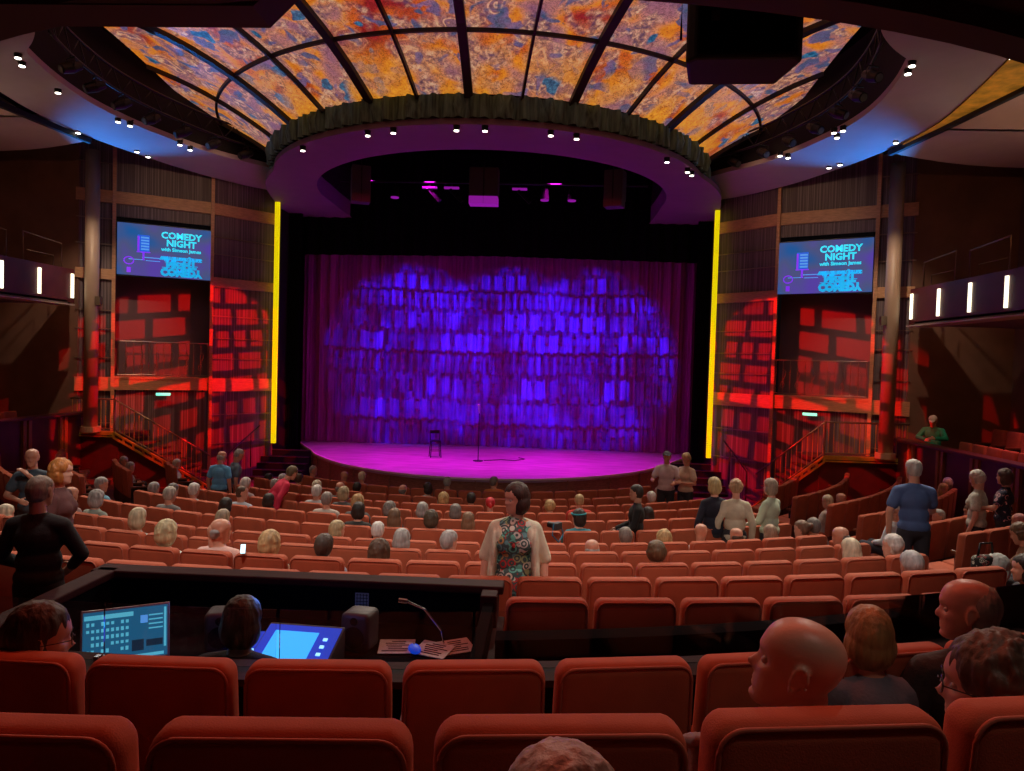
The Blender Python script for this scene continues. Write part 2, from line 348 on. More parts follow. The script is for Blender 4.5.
def empty(name, loc=(0, 0, 0), rz=0):
    o = bpy.data.objects.new(name, None); COL.objects.link(o); o.location = loc; o.rotation_euler = (0, 0, rz); o.empty_display_size = .1; return o
def kids(o): return [c for c in KID.get(o.name, [])]
KID = {}
def copy_tree(src, tree):
    """tree: nested [(obj, [(child, [...])])]; copies without bpy.ops"""
    c = src.copy(); COL.objects.link(c)
    def rec(t, par):
        for ob, sub in t:
            d = ob.copy(); d.parent = par; COL.objects.link(d); rec(sub, d)
    rec(tree, c); return c
def ordn(n):
    W_ = ['first', 'second', 'third', 'fourth', 'fifth', 'sixth', 'seventh', 'eighth', 'ninth', 'tenth', 'eleventh', 'twelfth', 'thirteenth', 'fourteenth', 'fifteenth', 'sixteenth', 'seventeenth', 'eighteenth', 'nineteenth', 'twentieth', 'twenty-first', 'twenty-second', 'twenty-third', 'twenty-fourth', 'twenty-fifth']
    return W_[n] if n < len(W_) else 'last'
def smoothline(P, n):
    out = []
    for i in range(len(P)-1):
        p0 = P[max(i-1, 0)]; p1 = P[i]; p2 = P[i+1]; p3 = P[min(i+2, len(P)-1)]
        for k in range(n):
            t = k/n; out.append(tuple(.5*((2*p1[j])+(-p0[j]+p2[j])*t+(2*p0[j]-5*p1[j]+4*p2[j]-p3[j])*t*t+(-p0[j]+3*p1[j]-3*p2[j]+p3[j])*t**3) for j in range(len(p1))))
    out.append(tuple(P[-1])); return out

# ================================================================== STRUCTURE
YC = 21.6
RK = [15.35-(8-k)*1.105 for k in range(11)]
ZT = [1.18, 1.235, 1.32, 1.43, 1.54, 1.645, 1.76, 1.95, 2.14, 2.345, 2.555]   # top of the seat backs
SH = 1.0
RA, ZA, RB, ZB = 19.25, 2.895, 20.30, 3.195
rows_all = list(zip(RK, ZT)) + [(RA, ZA), (RB, ZB), (21.3, 3.30), (22.4, 3.7)]
def floorz(R): 
    for r, z in rows_all:
        if R <= r+.28: return z-SH
    return 2.7
# stepped auditorium floor
f = MB(); prev = 5.2; NS = 48
edges = [(5.2, RK[0]+.28, ZT[0]-SH)]
for i in range(1, len(rows_all)): edges.append((rows_all[i-1][0]+.28, rows_all[i][0]+.28, rows_all[i][1]-SH))
zprev = None
for (r0, r1, z) in edges:
    a0 = -min(1.35, asin(min(1, 10.6/r1))*1.02) if r1 > 11 else -1.45
    a1 = -a0
    V = []; Fc = []
    for i in range(NS+1):
        a = a0+(a1-a0)*i/NS
        for (r, zz) in ((r0, (zprev if zprev is not None else z)-.02), (r0, z), (r1, z)): V.append((max(-10.6, min(10.6, r*sin(a))), YC-r*cos(a), zz))
    for i in range(NS):
        b = i*3
        for k in range(2): Fc.append((b+k, b+3+k, b+4+k, b+1+k))
    f.add(V, Fc); zprev = z
f.add([(-10.6, 8, .10), (10.6, 8, .10), (10.6, 26, .10), (-10.6, 26, .10)], [(0, 1, 2, 3)])
struct(f.obj('floor', M['carpet']))
# side walls of the stalls below the boxes, with pilasters
for s, nm in ((-1, 'left'), (1, 'right')):
    f = MB(); f.box((s*10.72, 13.0, 1.1), (.2, 12.2, 2.2)); struct(f.obj('wall_'+nm+'_stalls', M['maroon']))
    f = MB(); f.box((s*10.68, 13.0, 2.23), (.36, 12.24, .07)); struct(f.obj('trim_1' if s < 0 else 'trim_2', M['maroon'], bevel=.015))
    for k, y in enumerate((17.9, 16.6, 15.3, 14.0, 12.7)):
        for dy in (-.09, .09):
            f = MB(); f.box((s*10.595, y+dy, 1.15), (.06, .11, 2.1)); struct(f.obj('trim_%d' % (3+k*2+(0 if dy < 0 else 1)+(10 if s > 0 else 0)), M['pilaster']))
    # box floor, walls
    f = MB(); f.box((s*12.2, 13.0, 1.35), (3.0, 12, .1)); struct(f.obj('floor_box_'+nm, M['carpet']))
    f = MB(); f.box((s*13.7, 13.5, 4.8), (.2, 14, 9.2)); struct(f.obj('wall_'+nm, M['wallbrown']))
    f = MB(); f.box((s*12.4, 19.15, 4.8), (2.8, .2, 9.2)); struct(f.obj('wall_'+nm+'_end', M['wallbrown']))
f = MB(); f.box((0, -3.0, 4.5), (28, .2, 9)); struct(f.obj('wall_back', M['wallbrown']))
f = MB(); f.box((0, 9.5, 13.2), (32, 38, .2)); struct(f.obj('ceiling', M['dark']))
# proscenium surround and stage house
f = MB()
f.box((-7.35, 25.2, 6), (.9, 5.2, 12)); struct(f.obj('wall_stage_left', M['dark'])); f = MB(); f.box((7.35, 25.2, 6), (.9, 5.2, 12)); struct(f.obj('wall_stage_right', M['dark'])); f = MB(); f.box((0, 28, 6), (15.6, .3, 13))
struct(f.obj('wall_stage', M['dark']))
# tower fronts
TP = [(6.75, 22.2), (8.07, 20.7), (10.23, 19.45), (11.05, 19.0)]
BAYZ = [(3.18, 2.77), (3.18, 2.83), (3.2, 2.95)]
def bayframe(s, i):
    """origin and viewer-right direction of tower bay i"""
    a = Vector((s*TP[i][0], TP[i][1], 0)); b = Vector((s*TP[i+1][0], TP[i+1][1], 0))
    if s > 0: return a, (b-a)
    return b, (a-b)
for s, nm in ((-1, 'left'), (1, 'right')):
    tw = empty('wall_tower_'+nm, (0, 0, 0)); struct(tw)
    for i in range(3):
        o_, d_ = bayframe(s, i); L_ = d_.length; rz = atan2(d_.y, d_.x)
        def part(name, m, x0, x1, z0, z1, y=0., th=.06, bev=0):
            f = MB(); f.box(((x0+x1)/2, y+th/2, (z0+z1)/2), (x1-x0, th, z1-z0)); ob = f.obj(name, m, tw, bevel=bev)
            ob.location = o_; ob.rotation_euler = (0, 0, rz); return ob
        if i == 1:
            part('cladding', M['mesh'], 0, L_, 7.62, 9.6, .08)
            part('recess', M['recess'], 0, L_, 3.2, 7.6, .75)
            part('cladding', M['mesh'], 0, L_, .1, 2.84, .08)
            part('ledge', M['band'], 0, L_, 3.14, 3.2, -.04, .8)
            part('wood_band', M['band'], 0, L_, 2.83, 3.18, -.02, .1)
            part('wood_band', M['band'], 0, L_, 7.95, 8.28, -.02, .1)
        else:
            part('cladding', M['mesh'], 0, L_, .1, 9.6, .08)
            part('wood_band', M['band'], 0, L_, 2.80, 3.18, -.02, .1)
            part('wood_band', M['band'], 0, L_, 5.86, 6.14, -.02, .1)
            part('wood_band', M['band'], 0, L_, 7.95, 8.28, -.02, .1)
            for z in ((1.25, 2.1, 3.75, 4.35, 5.0, 6.8, 7.3) if i == 0 else (1.9, 3.7, 4.5, 5.0, 6.8, 7.5, 9.0)):
                part('thin_rail', M['rail'], 0, L_, z, z+.025, .0, .03)
        if i > 0: pass
    for i in (1, 2):
        f = MB(); f.box((s*TP[i][0], TP[i][1]-.05, 4.85), (.09, .09, 9.5), rz=-s*.55); f.obj('post', M['band'], tw)
    # yellow light strip on the inner edge of the tower
    f = MB(); f.box((s*6.66, 21.95, 4.96), (.13, .10, 7.52)); o = f.obj('light_strip', M['yellow'])
    tag(o, 'tall yellow glowing light strip along the %s edge of the stage opening' % nm, 'light strip')
    # column
    c = empty('column', (s*10.25, 18.48, 0)); tag(c, 'tall round beige column in front of the %s projection screen tower' % nm, 'column')
    f = MB(); f.tube([(0, 0, 1.8), (0, 0, 9.1)], .17, 24); f.obj('shaft', M['column'], c, smooth=True)
    f = MB(); f.tube([(0, 0, 1.76), (0, 0, 1.9)], .24, 24); f.obj('base', M['column'], c, smooth=False)
    # small clamp fixtures on the column
    f = MB(); f.box((-s*.22, -.05, 5.2), (.14, .12, .22)); f.box((-s*.17, 0, 5.2), (.1, .05, .05)); f.obj('bracket_box', M['rail'], c)
# stage
lip = smoothline([(-6.75, 24.9), (-6.55, 24.2), (-5.75, 22.7), (-5.15, 21.5), (-3.82, 19.75), (-1.95, 18.5), (0, 18.1), (1.95, 18.5), (3.82, 19.75), (5.15, 21.5), (5.75, 22.7), (6.55, 24.2), (6.75, 24.9)], 5)
f = MB(); f.prism(lip+[(6.85, 27.5), (-6.85, 27.5)], .86, .95)
st = empty('stage', (0, 0, 0)); tag(st, 'curved thrust stage with glossy magenta lit floor and wood panelled front', 'stage')
f.obj('stage_floor', M['stage'], st)
f = MB()
n = len(lip)
for i in range(n-1):
    a, b = lip[i], lip[i+1]
    f.bar((a[0], a[1], .94), (b[0], b[1], .94), .05, .05)
f.obj('lip_edge', M['lip'], st)
for i in range(0, n-1, 3):
    f = MB(); a, b = lip[i], lip[min(i+3, n-1)]; m_ = lip[min(i+1, n-1)]; m2 = lip[min(i+2, n-1)]
    for p, q in ((a, m_), (m_, m2), (m2, b)):
        f.add([(p[0], p[1]+.06, .1), (q[0], q[1]+.06, .1), (q[0], q[1]+.06, .88), (p[0], p[1]+.06, .88), (p[0], p[1]+.10, .1), (q[0], q[1]+.10, .1), (q[0], q[1]+.10, .88), (p[0], p[1]+.10, .88)],
              [(0, 1, 2, 3), (4, 7, 6, 5), (0, 3, 7, 4), (1, 5, 6, 2), (3, 2, 6, 7)])
    f.bar((a[0], a[1], .1), (a[0], a[1], .88), .035)
    f.obj('front_panel', M['stagefascia'], st)
# steps at both sides of the stage
for s, nm in ((-1, 'left'), (1, 'right')):
    t = empty('stage_steps', (s*6.3, 21.2, .1)); tag(t, 'dark stage steps with pale nosings at the %s end of the stage' % nm, 'steps')
    for k in range(5):
        f = MB(); f.box((0, k*.30, .085+k*.085), (1.5, .30, .17+k*.17)); tr = f.obj('step', M['black'], t)
        f = MB(); f.box((0, k*.30-.145, .175+k*.17), (1.5, .02, .015)); f.obj('nosing', M['rail'], tr)
    t = empty('stage_handrail', (s*7.35, 20.6, .1)); tag(t, 'thin dark handrail climbing beside the %s stage steps' % nm, 'handrail')
    f = MB(); f.tube([(0, -.3, 0), (0, -.3, .95), (-s*.35, 2.0, 1.9), (-s*.35, 2.0, .9)], .02, 8); f.obj('rail', M['metalblk'], t, smooth=True)
    f = MB(); f.tube([(-s*.17, .9, .4), (-s*.17, .9, 1.42)], .018, 8); f.obj('post', M['metalblk'], t, smooth=True)
# curtain: two halves with folds
for s in (-1, 1):
    V = []; Fc = []; N_ = 260
    for i in range(N_+1):
        x = s*6.75*i/N_; ph = abs(x)
        y = 24.75+.35*cos(x/6.7*pi/2)+.075*sin(ph*2*pi/.37+.9*sin(ph*1.3))+.045*sin(ph*2*pi/.155+1)+(.07*max(0, cos(ph*2*pi/1.28))**10)
        for z in (.96, 2.5, 4.5, 6.5, 9.5): V.append((x, y+.006*z*sin(ph*5), z))
    for i in range(N_):
        for k in range(4): a = i*5+k; Fc.append((a, a+5, a+6, a+1))
    f = MB(); f.add(V, Fc); f.add([(x_, y_+.05, z_) for x_, y_, z_ in V], Fc)
    o = f.obj('stage_curtain', M['curtain'], smooth=True)
    tag(o, 'heavy folded velvet stage curtain, %s half, lit blue and violet' % ('left' if s < 0 else 'right'), 'curtain', 'house curtain halves')
# black masking drapes
V = []; Fc = []
for i in range(141):
    x = -6.9+13.8*i/140; y = 24.15+.06*sin(x*14)
    V += [(x, y, 7.42-.012*abs(x)), (x, y, 10.8)]
for i in range(140): Fc.append((i*2, i*2+2, i*2+3, i*2+1))
f = MB(); f.add(V, Fc); f.add([(a, b+.04, c) for a, b, c in V], Fc)
tag(f.obj('border_drape', M['blackcloth'], smooth=True), 'black border drape hanging across the top of the stage', 'drape')
for s, nm in ((-1, 'left'), (1, 'right')):
    V = []; Fc = []
    for i in range(31):
        x = s*(6.45+.45*i/30); y = 23.6+.05*sin(i*1.3)
        V += [(x, y, .95), (x, y, 10.5)]
    for i in range(30): Fc.append((i*2, i*2+2, i*2+3, i*2+1))
    f = MB(); f.add(V, Fc); f.add([(a, b+.04, c) for a, b, c in V], Fc)
    tag(f.obj('leg_drape', M['blackcloth'], smooth=True), 'narrow black masking drape at the %s side of the curtain' % nm, 'drape')

# ------------------------------------------------------------------ canopy over the stage: soffit, valance
outer = []; inner = []
for i in range(61):
    a = radians(-92+184*i/60); r = 5.7
    x, y = r*sin(a), 20.15-r*cos(a)
    if abs(a) > radians(70): x *= 1+.12*(abs(a)-radians(70))/radians(22)
    outer.append((x, y)); b = a*1.02; inner.append((4.95*sin(b), 21.2-5.05*cos(b)))
outer = [(-6.8, 22.3), (-6.6, 21.3)]+outer+[(6.6, 21.3), (6.8, 22.3)]; inner = [(-4.95, 23.9), (-4.97, 22.6)]+inner+[(4.97, 22.6), (4.95, 23.9)]
V = []; Fc = []
for (a, b) in zip(outer, inner): V += [(a[0], a[1], 8.6), (b[0], b[1], 8.6), (a[0], a[1], 8.72), (b[0], b[1], 9.1)]
for i in range(len(outer)-1):
    q = i*4; Fc += [(q, q+4, q+5, q+1), (q+2, q+3, q+7, q+6), (q, q+2, q+6, q+4), (q+1, q+5, q+7, q+3)]
f = MB(); f.add(V, Fc)
f.add([(-6.8, 22.3, 8.6), (-4.95, 23.9, 8.6), (-4.95, 24.4, 8.6), (-7.5, 24.4, 8.6)], [(0, 1, 2, 3)])
f.add([(6.8, 22.3, 8.6), (4.95, 23.9, 8.6), (4.95, 24.4, 8.6), (7.5, 24.4, 8.6)], [(0, 1, 2, 3)])
struct(f.obj('ceiling_canopy', M['soffit'], smooth=False))
# plenum walls behind the opening (dark)
V = []; Fc = []
for b in inner: V += [(b[0], b[1], 9.05), (b[0]*1.02, b[1], 12.5)]
for i in range(len(inner)-1): q = i*2; Fc.append((q, q+2, q+3, q+1))
f = MB(); f.add(V, Fc); struct(f.obj('ceiling_plenum', M['dark']))
f = MB(); f.box((0, 21, 12.6), (14, 9, .1)); struct(f.obj('ceiling_fly', M['dark']))
# pleated dark valance round the canopy edge
V = []; Fc = []; nseg = 360
for i in range(nseg+1):
    a = radians(-84+168*i/nseg); r = 5.78+.06*sin(i*1.15)+.04*sin(i*.61+2)
    top = 9.17; mid = .05*sin(i*.33)
    V += [(r*sin(a), 20.15-r*cos(a), 8.72), ((r+.03+mid)*sin(a), 20.15-(r+.03+mid)*cos(a), 8.95), (r*sin(a), 20.15-r*cos(a), top)]
for i in range(nseg):
    for k in range(2): q = i*3+k; Fc.append((q, q+3, q+4, q+1))
M['valance'] = mat('dark_green_drape', (.11, .22, .19), .9, var=.65, vscale=3, stretch=(5, 5, .4))
f = MB(); f.add(V, Fc); f.add([(a*.995, b+.02, c) for a, b, c in V], Fc)
tag(f.obj('valance', M['valance'], smooth=True), 'pleated dark green drape hung round the curved canopy edge', 'drape')

# ------------------------------------------------------------------ painted glass dome
DC = 20.15
def domez(R): return 10.45-1.3*((max(0, 9.6-R))/3.9)**1.9
def domep(R, a, dz=0): return (R*sin(a), DC-R*cos(a), domez(R)+dz)
dm = empty('glass_ceiling', (0, 0, 0)); tag(dm, 'backlit painted glass ceiling in orange, mauve and blue panels', 'ceiling artwork')
ANG = [0, 10.5, 21, 34, 47, 61, 76]; ARC = [5.75, 7.05, 9.7, 13.2]
def rlim(a): return 7.45/max(.01, abs(sin(a)))
for s in (-1, 1):
    for i in range(6):
        for j in range(3):
            a0, a1 = radians(ANG[i]), radians(ANG[i+1]); V = []; Fc = []; na, nr = 6, 6
            if ARC[j] > rlim(a0): continue
            for p in range(na+1):
                a = a0+(a1-a0)*p/na
                for q in range(nr+1):
                    R = min(ARC[j]+(ARC[j+1]-ARC[j])*q/nr, rlim(a)); V.append(domep(R, s*a))
            for p in range(na):
                for q in range(nr): k = p*(nr+1)+q; Fc.append((k, k+nr+1, k+nr+2, k+1))
            f = MB(); f.add(V, Fc); f.add([(x, y, z+.03) for x, y, z in V], Fc); f.obj('glass_panel', M['dome'], dm, smooth=True)
def domebar(pts, w_, h_):
    f = MB()
    for p, q in zip(pts[:-1], pts[1:]): f.bar(p, q, w_, h_)
    return f
for s in (-1, 1):
    for i, an in enumerate(ANG):
        if an == 0 and s < 0: continue
        a = radians(an)*s; w_ = .17 if i % 2 == 0 else .05; rm = min(13.2, rlim(a))
        domebar([domep(5.75+(rm-5.75)*k/10, a, -.05) for k in range(11)], w_, .10).obj('rib', M['ribs'], dm)
for j in (1, 2):
    P = []
    for k in range(61):
        a = radians(-76+152*k/60)
        if ARC[j] < rlim(a): P.append(domep(ARC[j], a, -.03))
    domebar(P, .06, .07).obj('rib', M['ribs'], dm)

# ------------------------------------------------------------------ ceiling rim plate with lighting recess
inn = smoothline([(5.75, 19.9), (6.15, 19.3), (6.7, 18.6), (7.15, 17.8), (7.5, 16.8), (7.75, 15.8), (7.85, 14.6), (7.7, 13.3), (7.42, 12.2)], 5)+smoothline([(7.42, 12.2), (6.95, 11.75), (6.5, 11.15), (6.2, 10.4), (6.0, 9.4), (5.9, 8.2)], 4)[1:]
out = smoothline([(6.75, 22.1), (7.4, 21.4), (8.1, 20.3), (8.65, 19.0), (9.1, 17.6), (9.35, 16.3), (9.38, 15.0), (9.2, 13.7), (8.95, 12.4), (8.7, 11.2), (8.5, 10.0), (8.4, 9.0), (8.4, 8.2)], 5)
def resample(P, n):
    L_ = [0]
    for a, b in zip(P[:-1], P[1:]): L_.append(L_[-1]+sqrt((a[0]-b[0])**2+(a[1]-b[1])**2))
    o = []
    for k in range(n+1):
        t = L_[-1]*k/n; i = 0
        while i < len(L_)-2 and L_[i+1] < t: i += 1
        u = (t-L_[i])/max(1e-9, L_[i+1]-L_[i]); o.append((P[i][0]+(P[i+1][0]-P[i][0])*u, P[i][1]+(P[i+1][1]-P[i][1])*u))
    return o
NI = resample(inn, 70); NO = resample(out, 70)
for s, nm in ((-1, 'left'), (1, 'right')):
    V = []; Fc = []
    for a, b in zip(NI, NO): V += [(s*a[0], a[1], 9.0), (s*b[0], b[1], 8.95), (s*b[0], b[1], 9.2), (s*a[0], a[1], 9.12)]
    for i in range(70): q = i*4; Fc += [(q+k, q+4+k, q+4+(k+1) % 4, q+(k+1) % 4) for k in range(4)]
    f = MB(); f.add(V, Fc); struct(f.obj('ceiling_rim_'+nm, M['plate'], smooth=False))
    V = []; Fc = []
    for a in NI: V += [(s*a[0]*1.01, a[1], 9.1), (s*a[0]*1.01, a[1], 10.7)]
    for i in range(70): q = i*2; Fc.append((q, q+2, q+3, q+1))
    f = MB(); f.add(V, Fc); struct(f.obj('ceiling_recess_'+nm, M['dark']))
    # lighting truss in the recess with lanterns hung below it
    tr = empty('lighting_truss', (0, 0, 0)); tag(tr, 'curved black lighting truss in the %s recess beside the glass ceiling' % nm, 'truss')
    P = [(s*(a[0]-.42), a[1]) for a in resample(inn[:41], 26)]
    for dz in (9.35, 9.75):
        f = MB(); f.tube([(a[0], a[1], dz) for a in P], .028, 6); f.obj('chord', M['metalblk'], tr, smooth=True)
    f = MB()
    for k, (a, b) in enumerate(zip(P[:-1], P[1:])): f.tube([(a[0], a[1], 9.35 if k % 2 else 9.75), (b[0], b[1], 9.75 if k % 2 else 9.35)], .014, 5)
    f.obj('lattice', M['metalblk'], tr, smooth=True)
    for k, ii in enumerate((2, 5, 8, 11, 14, 17, 20, 23)):
        p = P[ii]; L0 = empty('stage_lantern', (p[0], p[1], 9.12)); L0.rotation_euler = (0, 0, s*.5+random.uniform(-.3, .3))
        tag(L0, 'black stage lantern hung on the %s truss, %s from the stage' % (nm, ordn(k)), 'stage light', 'lanterns on the side trusses')
        f = MB(); f.tube([(0, -.16, -.10), (0, .02, -.01), (0, .18, .08)], [.09, .11, .075], 12); f.obj('housing', M['metalblk'], L0)
        f = MB(); f.tube([(-.13, 0, 0), (-.13, 0, .16), (.13, 0, .16), (.13, 0, 0)], .012, 6); f.tube([(0, 0, .16), (0, 0, .25)], .015, 6); f.obj('yoke', M['metalblk'], L0)
        f = MB(); f.tube([(0, -.165, -.103), (0, -.175, -.108)], .07, 12); f.obj('lens', M['greyplastic'], L0)
    # side ceiling petals
    outl = [(9.42, 8.2), (9.9, 10.0), (9.80, 12.9), (9.55, 15.2), (9.32, 16.9)]
    far = [(13.6, 8.2), (13.6, 10.2), (13.6, 12.6), (13.6, 15.2), (13.6, 17.95)]
    for k in range(4):
        V = []; n_ = 6; A = outl[k:k+2]; B = far[k:k+2]; gap = .05
        grid = []
        for p in range(9):
            t = gap/2+(1-gap)*p/8
            la = (A[0][0]+(A[1][0]-A[0][0])*t, A[0][1]+(A[1][1]-A[0][1])*t); lb = (B[0][0]+(B[1][0]-B[0][0])*t, B[0][1]+(B[1][1]-B[0][1])*t)
            for q in range(n_+1):
                u = .02+.98*q/n_; bow = (.35*sin(pi*u)*t if k == 3 else 0)
                grid.append((s*(la[0]+(lb[0]-la[0])*u), la[1]+(lb[1]-la[1])*u+bow, 8.86+.16*sin(pi*t)))
        Fc = [(p*(n_+1)+q, (p+1)*(n_+1)+q, (p+1)*(n_+1)+q+1, p*(n_+1)+q+1) for p in range(8) for q in range(n_)]
        f = MB(); f.add(grid, Fc); f.add([(x, y, z+.08) for x, y, z in grid], Fc); struct(f.obj('ceiling_petal_%s' % nm, M['petal'], smooth=True))
    f = MB(); f.prism([(s*9.25, 8.0), (s*13.65, 8.0), (s*13.65, 18.0), (s*11.2, 18.05), (s*9.3, 17.1)], 9.12, 9.2); struct(f.obj('ceiling_back_'+nm, M['dark']))
    f = MB()
    for a, b in zip(outl[:-1], outl[1:]): f.bar((s*a[0], a[1], 8.88), (s*b[0], b[1], 8.88), .10, .12)
    struct(f.obj('trim_%d' % (30+s), M['black']))
    f = MB(); g = smoothline([(8.7, 11.2), (8.95, 12.4), (9.2, 13.7), (9.38, 15.0), (9.34, 16.4)], 4); h = [(9.36, 16.5), (9.52, 15.2), (9.8, 12.9), (9.85, 11.2)]
    f.prism([(s*x, y) for x, y in g+h], 8.90, 8.93)
    if s > 0: tag(f.obj('amber_glass', M['amberglass']), 'narrow amber backlit glass sliver beside the %s ceiling petals' % nm, 'ceiling artwork')

# ------------------------------------------------------------------ side balconies
for s, nm in ((-1, 'left'), (1, 'right')):
    b = empty('side_balcony', (s*10.6, 0, 0)); tag(b, 'dark side balcony front with glowing vertical strips on the %s wall' % nm, 'balcony')
    f = MB(); f.box((s*.12, 13.5, 5.55), (.24, 9.6, .86)); f.obj('front', M['maroon'], b)
    f = MB(); f.box((s*1.45, 13.4, 5.12), (2.9, 9.3, .10)); f.obj('deck', M['under'], b)
    f = MB(); f.box((s*.06, 13.4, 5.05), (.5, 9.3, .03)); f.obj('bottom_ledge', M['petal'], b)
    for k in range(7):
        y = 18.2-k*1.22; f = MB(); f.box((-s*.015, y, 5.55), (.035, .085, .62)); f.obj('light_strip', M['striplamp'], b)
    for k in range(5):
        y0 = 18.0-k*1.9; r = empty('balcony_handrail', (s*10.75, y0, 5.98)); tag(r, 'thin metal handrail on the %s side balcony, %s from the tower' % (nm, ordn(k)), 'handrail', 'balcony handrails')
        f = MB(); f.tube([(0, 0, 0), (0, 0, .62), (0, -1.35, .70), (0, -1.35, 0)], .018, 8); f.obj('rail', M['rail'], r, smooth=True)
        f = MB(); f.tube([(s*.1, -.15, 0), (s*.1, -.15, .3), (s*.1, -1.1, .3)], .009, 6); f.obj('lower_rail', M['rail'], r, smooth=True)
    # railing and handrails behind the box wall
    for k in range(2):
        r = empty('box_handrail', (s*12.6, 16.6-k*3, 1.4)); tag(r, 'thin metal handrail above the %s box seats, %s from the stage' % (nm, ordn(k)), 'handrail', 'box handrails')
        f = MB(); f.tube([(0, 0, 0), (0, 0, 1.9), (0, -1.6, 2.2), (0, -1.6, 0)], .02, 8); f.obj('rail', M['rail'], r, smooth=True)

# ------------------------------------------------------------------ stairs and landing on each side
for s, nm, cxx in ((-1, 'left', 9.7), (1, 'right', 8.8)):
    t = empty('side_staircase', (0, 18.7, 0)); tag(t, 'staircase with yellow edge and metal balusters on the %s of the stalls' % nm, 'staircase')
    f = MB(); f.box((s*(10.6+cxx)/2, .55, 1.66), (10.6-cxx+.6, 1.2, .1)); f.obj('landing', M['carpet'], t)
    f = MB(); f.box((s*(10.6+cxx)/2, -.03, .84), (10.6-cxx+.2, .06, 1.68)); f.add([(s*cxx, -.03, .1), (s*cxx, -.03, 1.62), (s*7.0, -.03, .22), (s*7.0, -.03, .1), (s*cxx, .03, .1), (s*cxx, .03, 1.62), (s*7.0, .03, .22), (s*7.0, .03, .1)], [(0, 1, 2, 3), (4, 7, 6, 5), (1, 5, 6, 2), (0, 4, 5, 1), (3, 2, 6, 7)])
    f.obj('side_panel', M['maroon'], t)
    f = MB(); f.bar((s*10.9, -.08, 1.72), (s*cxx, -.08, 1.72), .06, .10); f.bar((s*10.9, -.10, 1.63), (s*cxx, -.10, 1.63), .05, .03)
    f.bar((s*cxx, -.08, 1.74), (s*7.0, -.08, .34), .06, .045); f.bar((s*cxx, -.08, 1.60), (s*7.0, -.08, .20), .06, .045)
    for k in range(11): u = k/10; x = cxx+(7.0-cxx)*u; z = 1.67+(.27-1.67)*u; f.bar((s*x, -.08, z+.08), (s*x, -.08, z-.08), .05, .05, up=(0, 1, 0))
    f.obj('stringer', M['brass'], t)
    for k in range(9):
        u = k/9; f = MB(); x0 = cxx+(7.0-cxx)*u; x1 = cxx+(7.0-cxx)*(u+1/9); f.box((s*(x0+x1)/2, .55, 1.56-u*1.4), (abs(x1-x0)*1.05, 1.2, .05)); f.obj('tread', M['carpet'], t)
    f = MB(); f.tube([(s*10.9, -.06, 2.62), (s*cxx, -.06, 2.62), (s*7.1, -.06, 1.22)], .022, 8); f.obj('handrail', M['rail'], t, smooth=True)
    f = MB(); f.tube([(s*10.9, -.06, 1.84), (s*cxx, -.06, 1.84), (s*7.1, -.06, .46)], .014, 6); f.obj('bottom_rail', M['rail'], t, smooth=True)
    xs = [10.85-k*.13 for k in range(int((10.85-7.15)/.13))]
    for x in xs:
        zt = 2.62 if x > cxx else 2.62-(cxx-x)*1.40/(cxx-7.1); f = MB(); f.tube([(s*x, -.06, zt-.78), (s*x, -.06, zt)], .010, 5); f.obj('baluster', M['brass'], t)
    # newel posts
    f = MB(); f.tube([(s*cxx, -.06, 1.7), (s*cxx, -.06, 2.66)], .03, 8); f.obj('newel', M['rail'], t)

# balconettes below the screens with curled ironwork
for s, nm in ((-1, 'left'), (1, 'right')):
    o_, d_ = bayframe(s, 1); L_ = d_.length; rz = atan2(d_.y, d_.x)
    t = empty('balconette_railing', (o_.x, o_.y, 3.2), rz); tag(t, 'curled wrought iron railing below the %s projection screen' % nm, 'railing')
    f = MB(); f.tube([(.08, -.03, .98), (L_-.08, -.03, .98)], .018, 6); f.tube([(.08, -.03, .06), (L_-.08, -.03, .06)], .014, 6); f.obj('rail', M['rail'], t)
    for k in range(13):
        x = .1+(L_-.2)*k/12; f = MB(); f.tube([(x, -.03, .05), (x, -.03, .98)], .009, 5); f.obj('baluster', M['rail'], t)
    for k in range(6):
        x = .1+(L_-.2)*(k*2+1)/12; f = MB()
        P = [(x+.085*sin(a)*(1-a/16), -.03, .42+.30*cos(a*.5)*(1-a/20)) for a in [q*.45 for q in range(22)]]
        f.tube(P, .008, 5); f.obj('scroll', M['rail'], t)
    e = empty('exit_lamp', tuple(o_+d_*(.52 if s < 0 else .40)+Vector((0, -.12, 2.72)))); e.rotation_euler = (0, 0, rz)
    tag(e, 'small green glowing exit lamp under the wood band of the %s tower' % nm, 'exit light')
    f = MB(); f.box((0, 0, 0), (.40, .05, .10)); f.obj('housing', M['metalblk'], e)
    f = MB(); f.box((0, -.03, 0), (.37, .012, .075)); f.obj('lit_face', M['exit'], e)

